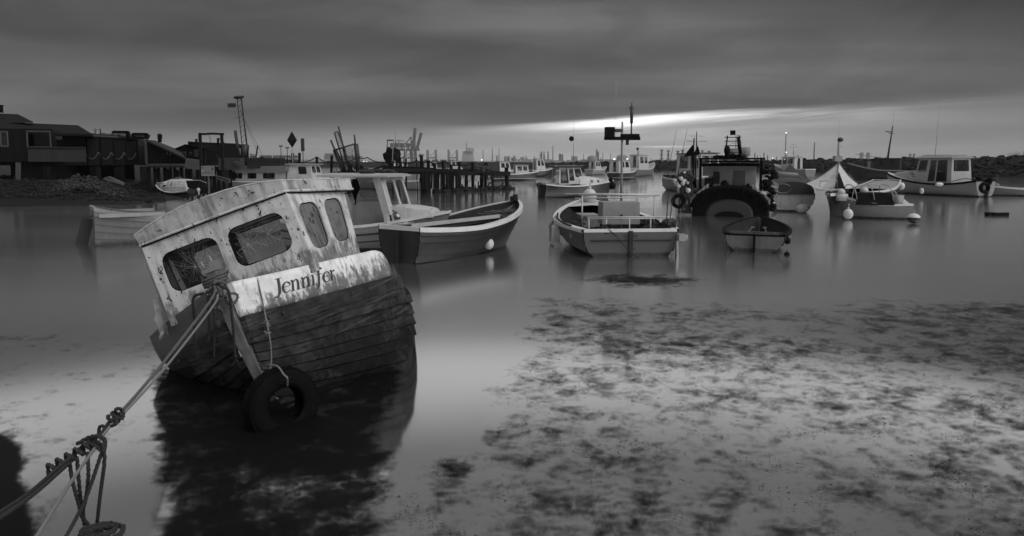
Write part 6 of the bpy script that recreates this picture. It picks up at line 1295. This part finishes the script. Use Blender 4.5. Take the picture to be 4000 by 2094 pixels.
q = MB(); q.beam(at(1415, 650, 60), at(1440, 690, 59), .1).beam(at(1410, 645, 60), at(1410, 672, 60), .1); part(q, 'stake', M['blackwood'])
# ---- jetty
def pier():
    r = empty('jetty', (at(1850, 700, 54).x, 54, 0), 0, 'ruined timber jetty of black piles, beams and hanging weed', 'pier'); rr = random.Random(77)
    def part(mb, nm, m_): o = mb.build(nm, m_, r); o.location = -r.location; return o
    pd = lambda u: 50 + (u - 1640) * .0255
    tops = [(1503, 642), (1530, 634), (1562, 614), (1586, 620), (1628, 617), (1645, 608), (1674, 628), (1698, 638), (1730, 628), (1763, 646), (1794, 632), (1822, 652), (1846, 634), (1882, 662), (1898, 636), (1924, 666), (1978, 654), (1655, 664), (1665, 664), (1712, 662), (1746, 664), (1757, 663), (1783, 664)]
    ws = [20, 22, 26, 20, 12, 40, 40, 36, 36, 34, 36, 40, 34, 44, 34, 30, 44, 36, 30, 34, 34, 34, 30]
    for i, (u, v) in enumerate(tops):
        D = pd(u) + (.9 if i % 2 else 0) - (.3 if i > 16 else 0); a = at(u, v, D); b = Vector((a.x + rr.uniform(-.08, .1), D, -.5)); w_ = ws[i] / F * D * .28
        q = MB(); n = 6; P_ = [a.lerp(b, k / n) + Vector((rr.uniform(-.02, .02), 0, 0)) for k in range(n + 1)]; q.tube(P_, [w_ * .62 * rr.uniform(.92, 1.08) for _ in P_], 4, phase=pi / 4)
        if i in (5,):
            for k in range(6): q.beam(a + Vector((rr.uniform(-.2, .2), 0, -.1)), a + Vector((rr.uniform(-.25, .25), 0, rr.uniform(.05, .16))), .05)
        part(q, 'pile', M['blackwood'])
    q = MB(); q.beam(at(1500, 664, pd(1500) + .3), at(1800, 667, pd(1800)), .35, .28).beam(at(1780, 676, pd(1780)), at(1990, 678, pd(1990)), .25, .36).beam(at(1500, 672, pd(1500) + .6), at(1800, 676, pd(1800) + .9), .2, .25); part(q, 'beam', M['blackwood'])
    q = MB()
    for k in range(13): u = 1645 + 12 * k + rr.uniform(-3, 3); D = pd(u) - .35; q.wall([at(u, 744 + rr.uniform(-12, 3), D), at(u + rr.uniform(6, 9), 744, D), at(u + 8, 668, D), at(u, 668, D)], (), .06)
    part(q, 'pile_planking', M['blackwood'])
    q = MB()
    for k in range(16): q.rock(at(1820 + 11 * k * rr.uniform(.2, .8), rr.uniform(654, 668), pd(1860)), rr.uniform(.18, .38), k, .7)
    for k in range(8): q.rock(at(1893 + rr.uniform(-8, 8), rr.uniform(648, 672), pd(1890) - .2), rr.uniform(.12, .25), k + 99)
    part(q, 'net_pile', M['net'])
    q = MB()
    for k in range(46):
        u = rr.uniform(1772, 1962); D = pd(u); v0 = rr.uniform(676, 684); l = rr.uniform(4, 26) * (1 if rr.random() < .6 else .4); q.tube([at(u, v0, D), at(u + rr.uniform(-3, 3), v0 + l * .5, D), at(u + rr.uniform(-4, 4), v0 + l, D)], [.05, .035, .015], 5)
    for u, v, w_ in ((1858, 690, 8), (1790, 690, 7), (1830, 695, 10)): q.tube(smoothpath([at(u - w_, 676, pd(u)), at(u - w_ * .8, v + 8, pd(u)), at(u, v + 16, pd(u)), at(u + w_ * .8, v + 4, pd(u)), at(u + w_, 676, pd(u))]), .02, 5)
    part(q, 'hanging_weed', M['net'])
    q = MB()
    for k in range(60):
        u = rr.uniform(1700, 2000); D = pd(u) - .3; q.rock(Vector((at(u, 730, D).x, D + rr.uniform(-.6, .6), .02 + .1 * rr.random() * (u < 1990))), rr.uniform(.15, .5) * (1 - max(0, u - 1985) / 40), k + 300, .6)
    for k in range(14): u = rr.uniform(1780, 1970); D = pd(u); q.beam(Vector((at(u, 730, D).x, D, 0)), at(u + rr.uniform(-4, 4), rr.uniform(706, 728), D), rr.uniform(.06, .14))
    q.tube(smoothpath([at(1908, 724, 56), at(1912, 715, 56), at(1922, 716, 56), at(1930, 728, 56), at(1945, 730, 56), at(1958, 724, 56), at(1966, 732, 56)]), .06, 6); part(q, 'weed_bank', M['rock'])
pier()
seq = [(1130, 628, 62), (1238, 613, 63), (1298, 634, 63), (1398, 612, 62), (1435, 615, 60), (1530, 629, 56), (1562, 630, 53), (1628, 626, 51), (1672, 629, 50.8), (1737, 630, 52.5), (1794, 644, 54), (1846, 633, 55.3)]
q = MB()
for (a, b) in zip(seq, seq[1:]): q.tube(catenary(at(*a), at(*b), .03 + .0026 * abs(b[0] - a[0])), .045, 6)
tag(q.build('hand_rope', M['black']), 'long sagging black hand rope strung from the fence along the jetty posts', 'rope')
for u, v, vb, lab in ((1238, 612, 640, 'black post carrying the hand rope, left of the hulk poles'), (1296, 607, 640, 'tall black post between the hand rope posts left of the hulk'), (1170, 597, 632, 'leaning black post at the pier end of the picket fence'), (1143, 598, 630, 'thin leaning black post within the picket fence')):
    D = 64; tag(MB().beam(at(u, v, D), Vector((at(u - 4, vb, D).x, D, .3)), .2).build('rope_post', M['blackwood']), lab, 'post')
# ---- breakwaters and far shore
def bank(name, pts, m_, wd, amp, sc_, kind='structure', seg=1.4):
    P_ = [Vector(p) for p in pts]; rows = []
    for a, b in zip(P_, P_[1:]):
        n = max(2, int((b - a).length / seg))
        for k in range(n):
            p = a.lerp(b, k / n); d = (b - a); d.z = 0; d.normalize(); nn = Vector((d.y, -d.x, 0)); h = p.z; row = []
            for t_, hz in ((-1, -.05), (-.85, .2), (-.65, .45), (-.45, .7), (-.25, .92), (-.1, 1), (.15, 1.0), (.5, .6), (1, -.05)):
                q_ = Vector((p.x, p.y, 0)) + nn * t_ * wd; ns = noise.noise(Vector((q_.x * sc_, q_.y * sc_, hz * 3))) + .5 * noise.noise(Vector((q_.x * sc_ * 3, q_.y * sc_ * 3, hz * 6))); row.append((q_.x + ns * amp, q_.y + ns * amp, h * hz + ns * amp * (hz > 0)))
            rows.append(row)
    return tag(MB().grid(rows, False).build(name, m_), kind=kind)
bank('breakwater', [(110, 70, 3.4), (84, 104, 3.25), (81, 130, 2.9), (80, 178, 3.0), (64, 192, 2.75), (40, 200, 2.5), (18, 204, 2.4), (4, 206, 1.9), (-2, 207, .6)], M['rock'], 7, .5, .45)
rr = random.Random(5); q = MB(); k = 0
SEG = [(110, 70, 3.4), (84, 104, 3.25), (81, 130, 2.9), (80, 178, 3.0), (64, 192, 2.75), (40, 200, 2.5), (18, 204, 2.4)]
for i in range(1500):
    j = rr.choices(range(6), weights=[14, 14, 20, 8, 10, 8])[0]; a, b = Vector(SEG[j]), Vector(SEG[j + 1]); p = a.lerp(b, rr.random()); d = (b - a).normalized(); nn = Vector((d.y, -d.x, 0)); s_ = rr.uniform(.0, 1)
    q_ = p - nn * (7 * s_) ; q_ = Vector((q_.x, q_.y, max(.05, p.z * (1 - s_ ** 1.3)))); q.rock(q_, rr.uniform(.3, .85), i, .8)
tag(q.build('breakwater_boulders', M['rock']), kind='stuff')
q = MB()
for i in range(900):
    a, b = Vector((96, 88, 3.3)), Vector((83, 112, 3.1)); p = a.lerp(b, rr.random()) + Vector((rr.uniform(-1, 3), rr.uniform(-2, 2), .3)); q.tube([p, p + Vector((rr.uniform(-.3, .3), 0, rr.uniform(.2, .6))), p + Vector((rr.uniform(-.6, .6), 0, rr.uniform(.2, .9)))], [.015, .01, .004], 3)
tag(q.build('bank_grass', M['net']), kind='stuff')
bank('far_shore', [(-330, 330, 2.4), (-200, 345, 2.6), (-110, 350, 2.6), (-60, 352, 2.8), (0, 356, 2.6), (60, 360, 2.2)], M['rock'], 10, .25, .2, seg=5)
tag(MB().grid([[(-3200, 1900, 3), (3200, 1900, 3)], [(-3200, 2300, 9), (3200, 2300, 9)], [(-3200, 3500, 10), (3200, 3500, 10)]], False).grid([[(-3200, 1890, 0), (3200, 1890, 0)], [(-3200, 1900, 3), (3200, 1900, 3)]], False).build('far_land', M['far']), kind='structure')
tag(MB().grid([[(-700, 900, 0), (-250, 900, 0)], [(-700, 905, 8), (-250, 905, 5)], [(-700, 1300, 10), (-250, 1300, 8)]], False).build('dock_land', M['far']), kind='structure')
# ------------------------------------------------------------------ the works across the estuary
def stack(u, v, D, r, label, flare=False, grp='chimney stacks on the industrial skyline', top=None):
    a = at(u, v, D); b = Vector((a.x, D, 1)); q = MB().tube([b, b.lerp(a, .5), a], [r * 1.15, r, r * .9], 8)
    if flare:
        for k in range(3): z = b.z + (a.z - b.z) * (.3 + .3 * k); q.cyl((a.x, D, z), (a.x, D, z + r * .8), r * 2.2, n=8)
    return tag(q.build('chimney_stack', M['farsteel']), label, 'chimney', grp)
def block(name, u0, u1, v, D, dep, label, m_='far', cat='industrial building', extra=None):
    a = at(u0, v, D); b = at(u1, v, D); q = MB().box(((a.x + b.x) / 2, D + dep / 2, a.z / 2), (b.x - a.x, dep, a.z))
    if extra: extra(q, a, b)
    return tag(q.build(name, M[m_]), label, cat)
def tank(u0, u1, v, D, label, dome=.25):
    a = at(u0, v, D); b = at(u1, v, D); R_ = (b.x - a.x) / 2; c = Vector(((a.x + b.x) / 2, D + R_, 0)); n = 24; pr = [(1, 0), (1, a.z * (1 - dome)), (.8, a.z * (1 - dome * .45)), (.45, a.z * (1 - dome * .08)), (.02, a.z)]
    q = MB().grid([[c + Vector((cos(2 * pi * k / n) * R_ * p, sin(2 * pi * k / n) * R_ * p, z)) for k in range(n)] for p, z in pr], False, closed=True); return tag(q.build('storage_tank', M['far']), label, 'tank')
rr = random.Random(44)
for i, (u, v, r, lab) in enumerate(((2116, 592, 3.2, 'left of two equal thin stacks above the dark low tank'), (2125, 592, 3.2, 'right of two equal thin stacks above the dark low tank'), (2141, 592, 3.5, 'short dark stack just right of the two equal thin stacks'), (2160, 569, 2.2, 'tallest needle thin stack of the skyline, left of the twin towers'),
        (2331, 583, 4.4, 'thick tall stack beside the domed tank'), (2337, 592, 4.2, 'lower thick stack touching the tall one by the domed tank'), (2355, 596, 1.8, 'very thin stack right of the thick pair'), (2088, 611, 2.5, 'stub stack left of the two equal thin stacks'),
        (1887, 584, 1.8, 'thin mast stack above the left part of the jetty end'), (1949, 578, 2.0, 'thin tall stack above the jetty end'), (1923, 578, 2.2, 'bent topped crane mast left of the jetty end'), (2197, 608, 2.0, 'thin stack just right of the twin towers'))):
    stack(u, v, 1950, r * .6, lab)
for i, u in enumerate((2585, 2611, 2648, 2667, 2692, 2705, 2744, 2770)):
    stack(u, 584 + (i * 7 % 5), 1700, 2.4, 'one of the collared refinery columns behind the grey trawler and tarred boat', True, 'refinery columns behind the tarred boat')
for i in range(14):
    u = 2950 + 12.5 * i + rr.uniform(-4, 4); stack(u, rr.choice((612, 616, 620, 606, 597)), 2100, rr.uniform(1.2, 2.6), 'one of the small distant stacks between the tarred boat and the dark pyramid', False, 'small distant stacks right of the tarred boat')
stack(3071, 520, 1500, 1.1, 'very tall slim lit flare stack above the dark pyramid tarpaulin'); stack(3182, 556, 1500, 1.4, 'tall slim stack standing between the two pyramid tents')
for i in range(12):
    u = 2000 + 9 * i + rr.uniform(-4, 4) - (90 if i > 6 else 0); stack(u, rr.uniform(606, 622), 2200, rr.uniform(1.5, 3.5), 'one of the faint thin towers left of the dark low tank', i % 4 == 0, 'faint towers left of the dark low tank')
for i in range(18): stack(rr.uniform(1900, 2560), rr.uniform(598, 617), 2000, rr.uniform(.7, 1.3), 'one of the faint hair-thin masts along the middle of the far skyline', False, 'hair-thin masts on the far skyline')
block('process_tower', 2184, 2192, 601, 1900, 12, 'twin block towers on the skyline left of the centre motor boat', 'farsteel', 'tower', lambda q, a, b: q.box((b.x + 3, 1900, a.z * .46), (4, 10, a.z * .92)))
tank(2123, 2160, 622, 1800, 'dark low flat topped tank on the skyline', .06); tank(2235, 2258, 610, 1900, 'small flat tank on the skyline above the centre motor boat', .05)
tank(2297, 2337, 607, 1800, 'domed gas holder beside the thick stacks'); tank(2412, 2457, 604, 1800, 'broad domed tank right of the tall mast of the central work boat'); tank(2470, 2525, 606, 1850, 'wide shallow tank hall behind the lantern mast boat', .12)
for k in range(8): block('works_shed', 2030 + 62 * k + rr.uniform(-8, 8), 2078 + 62 * k + rr.uniform(-4, 14), 625 + rr.uniform(-3, 4), 1750 + 20 * k, 40, ('first', 'second', 'third', 'fourth', 'fifth', 'sixth', 'seventh', 'eighth')[k] + ' long low works shed from the left on the far shore')
block('works_shed', 2680, 2725, 600, 1650, 40, 'square works building behind the flagged marker poles', 'farsteel'); block('works_shed', 2560, 2900, 624, 1700, 40, 'long low works building behind the tarred fishing boat')
for k, (u0, u1) in enumerate(((3358, 3375), (3384, 3400), (3550, 3562), (3566, 3576))):
    a = at(u0, 596 if k < 2 else 600, 2600); b = at(u1, 596, 2600); R_ = (b.x - a.x) / 2; c = Vector(((a.x + b.x) / 2, 2600, 0)); n = 14
    tag(MB().grid([[c + Vector((cos(2 * pi * j / n) * R_ * p, sin(2 * pi * j / n) * R_ * p, a.z * z)) for j in range(n)] for p, z in ((1.15, 0), (.9, .5), (.82, .8), (.88, 1))], True, closed=True).build('cooling_tower', M['far']), ('left cooling tower of the pair near the leaning mast', 'right cooling tower of the pair near the leaning mast', 'left small cooling tower above the large white cruiser', 'right small cooling tower above the large white cruiser')[k], 'cooling tower')
# laid-up ship at right, bulk ship at left
def ship(name, u0, u1, vd, D, label, fn, m_='farsteel'):
    a = at(u0, vd, D); b = at(u1, vd, D); r = empty(name, (a.x, D, 0), 0, label, 'ship'); L = b.x - a.x; q = MB(); h = a.z; W_ = 22
    rows = [[(L * x, y * W_ / 2 * w_, z * h) for (y, z, w_) in ((-1, 1, w1), (-1, 0, w0), (1, 0, w0), (1, 1, w1))] for x, w0, w1 in ((0, .7, .8), (.1, 1, 1), (.85, 1, 1), (.94, .4, .7), (1.0 if name != 'bulk_ship' else .98, .05, .2))]
    q.grid(rows, False); q.grid([[rw[0], rw[3]] for rw in rows], False); q.add(rows[0], [(0, 1, 2, 3)]); q.build('hull', M[m_], r); fn(r, L, h); return r
def f_bulk(r, L, h):
    q = MB(); q.box((L * .825, 0, h + 7), (L * .22, 16, 16), taper=.8).box((L * .86, 0, h + 17), (L * .14, 20, 5)).cyl((L * .80, 0, h + 15), (L * .80, 0, h + 30), .9, .4).box((L * .80, 0, h + 25), (1.5, 7, .8)); q.build('superstructure', mat('ship_white', .25, .6, .3, .2, .2, bump=0), r)
    for k, x in enumerate((.17, .55)):
        q = MB(); s_ = L * .075
        for dx in (-s_, s_): q.box((L * x + dx, 0, h + 8), (2.2, 14, 18))
        q.box((L * x, -6, h + 5), (2 * s_, 1.5, 2)).cyl((L * x - s_, -6, h + 16), (L * x, -6, h + 8), .3, n=4).cyl((L * x + s_, -6, h + 16), (L * x, -6, h + 8), .3, n=4); q.build('cargo_gantry', M['far'], r)
    for k in range(4): MB().box((L * (.08 + .15 * k), 0, h + 1.2), (L * .1, 14, 2.4)).build('hatch', M['farsteel'], r)
ship('bulk_ship', 1650, 1866, 630, 1000, 'long bulk ship with two cargo gantries and white bridge behind the jetty', f_bulk)
def f_right(r, L, h):
    MB().box((L * .62, 0, h + 5), (L * .3, 14, 7), taper=1.1).box((L * .62, 0, h + 9.5), (L * .36, 18, 1.4)).build('superstructure', M['far'], r)
    MB().cyl((L * .6, 0, h + 9), (L * .6, 0, h + 30), .5).cyl((L * .66, 0, h + 9), (L * .66, 0, h + 30), .5).box((L * .63, 0, h + 18), (16, .5, .5)).build('twin_mast', M['farsteel'], r); MB().cyl((L * .93, 0, h), (L * .93, 0, h + 12), 6, 6, 14).build('funnel', M['far'], r)
ship('supply_ship', 2800, 2922, 609, 950, 'ship with twin masts and funnel lying behind the tarred fishing boat', f_right)
# container cranes
def crane(u, D, lab, vt, lean, s=1.0):
    c = at(u, 636, D); r = empty('dock_crane', (c.x, D, 0), 0, lab, 'crane', 'container cranes at the far dock'); z = lambda v: at(u, v, D).z; w_ = 13 * s; q = MB()
    for x in (-w_, w_ * .6):
        for y in (-7, 7): q.beam((x, y, 0), (x * .8, y, z(585)), 2.2)
    q.beam((-w_, -7, z(618)), (w_ * .6, -7, z(618)), 1.6).beam((-w_, -7, z(625)), (w_ * .6, -7, z(600)), 1.0); q.build('legs', M['farsteel'], r)
    q = MB(); q.box((-w_ * .2, 0, z(585)), (w_ * 2.6, 6, 3)).box((-w_ * .95, 0, z(568)), (w_ * 1.35, 8, 6)); q.build('machinery_house', M['farsteel'], r)
    q = MB(); q.beam((w_ * .7, -2, z(588)), (w_ * .7 + lean, -2, z(vt)), 3.4).beam((w_ * .7, 2, z(588)), (w_ * .7 + lean, 2, z(vt)), 3.4); q.build('raised_boom', M['farsteel'], r)
    q = MB(); q.beam((-w_ * .6, 0, z(585)), (w_ * .5, 0, z(535)), 1.4).beam((w_ * .5, 0, z(535)), (w_ * .5, 0, z(585)), 1.4); q.build('apex_frame', M['farsteel'], r)
crane(1588, 900, 'taller container crane with raised boom at the far dock, left of the pair', 501, 3); crane(1608, 960, 'shorter container crane with raised boom at the far dock, right of the pair', 519, 7, .8)
block('dock_building', 1266, 1306, 604, 1300, 40, 'grey stepped dock building behind the hulk poles', 'far', 'building', lambda q, a, b: q.box((b.x + 22, 1320, 8), (50, 30, 16)).box(((a.x + b.x) / 2, 1320, a.z + 1), (22, 20, 3)))
for u, v, lab in ((1097, 571, 'left of two tall lamp masts over the picket fence'), (1122, 577, 'right of two tall lamp masts over the picket fence')):
    a = at(u, v, 420); tag(MB().cyl((a.x, 420, 0), a, .35, .25, 6).box(a, (2.2, 1, 1.0)).build('lamp_mast', M['farsteel']), lab, 'lamp mast')
M['lampglow'] = bpy.data.materials.new('lamp_glow'); M['lampglow'].use_nodes = True; b_ = M['lampglow'].node_tree.nodes['Principled BSDF']; b_.inputs['Emission Color'].default_value = (1, 1, 1, 1); b_.inputs['Emission Strength'].default_value = 2
for u, v, D, r_ in ((1421, 632, 1200, 1.1), (1433, 633, 1200, 1.1), (1804, 638, 990, .9), (1882, 625, 1500, 1.4), (2129, 637, 1700, 1.1), (2118, 637, 1700, .9), (2400, 622, 1600, 2.0), (2450, 621, 1600, 1.6), (2722, 614, 1600, 1.6), (3071, 519, 1498, 1.5), (3071, 595, 1495, 1.3), (3018, 618, 2000, 1.5), (3065, 623, 1495, 1.2), (2370, 633, 1700, .8)):
    tag(MB().sphere(at(u, v, D), r_, 8, 6).build('works_lamp', M['lampglow']), 'small lit lamp on the far industrial shore', 'lamp', 'lit lamps on the far shore')
# air between here and the far shore
hz = bpy.data.materials.new('haze'); hz.use_nodes = True; t = NT(hz.node_tree); t.n.clear(); o_ = t.new('ShaderNodeOutputMaterial'); v_ = t.new('ShaderNodeVolumePrincipled')
v_.inputs['Color'].default_value = (.95, .95, .95, 1); v_.inputs['Density'].default_value = .00012; v_.inputs['Anisotropy'].default_value = 0; t.l.new(v_.outputs[0], o_.inputs['Volume'])
tag(MB().add([(x, y, z) for z in (-1.5, 160) for x, y in ((-4600, -70), (4600, -70), (4600, 6600), (-4600, 6600))], [(3, 2, 1, 0), (4, 5, 6, 7), (0, 1, 5, 4), (1, 2, 6, 5), (2, 3, 7, 6), (3, 0, 4, 7)]).build('haze', hz), kind='stuff')
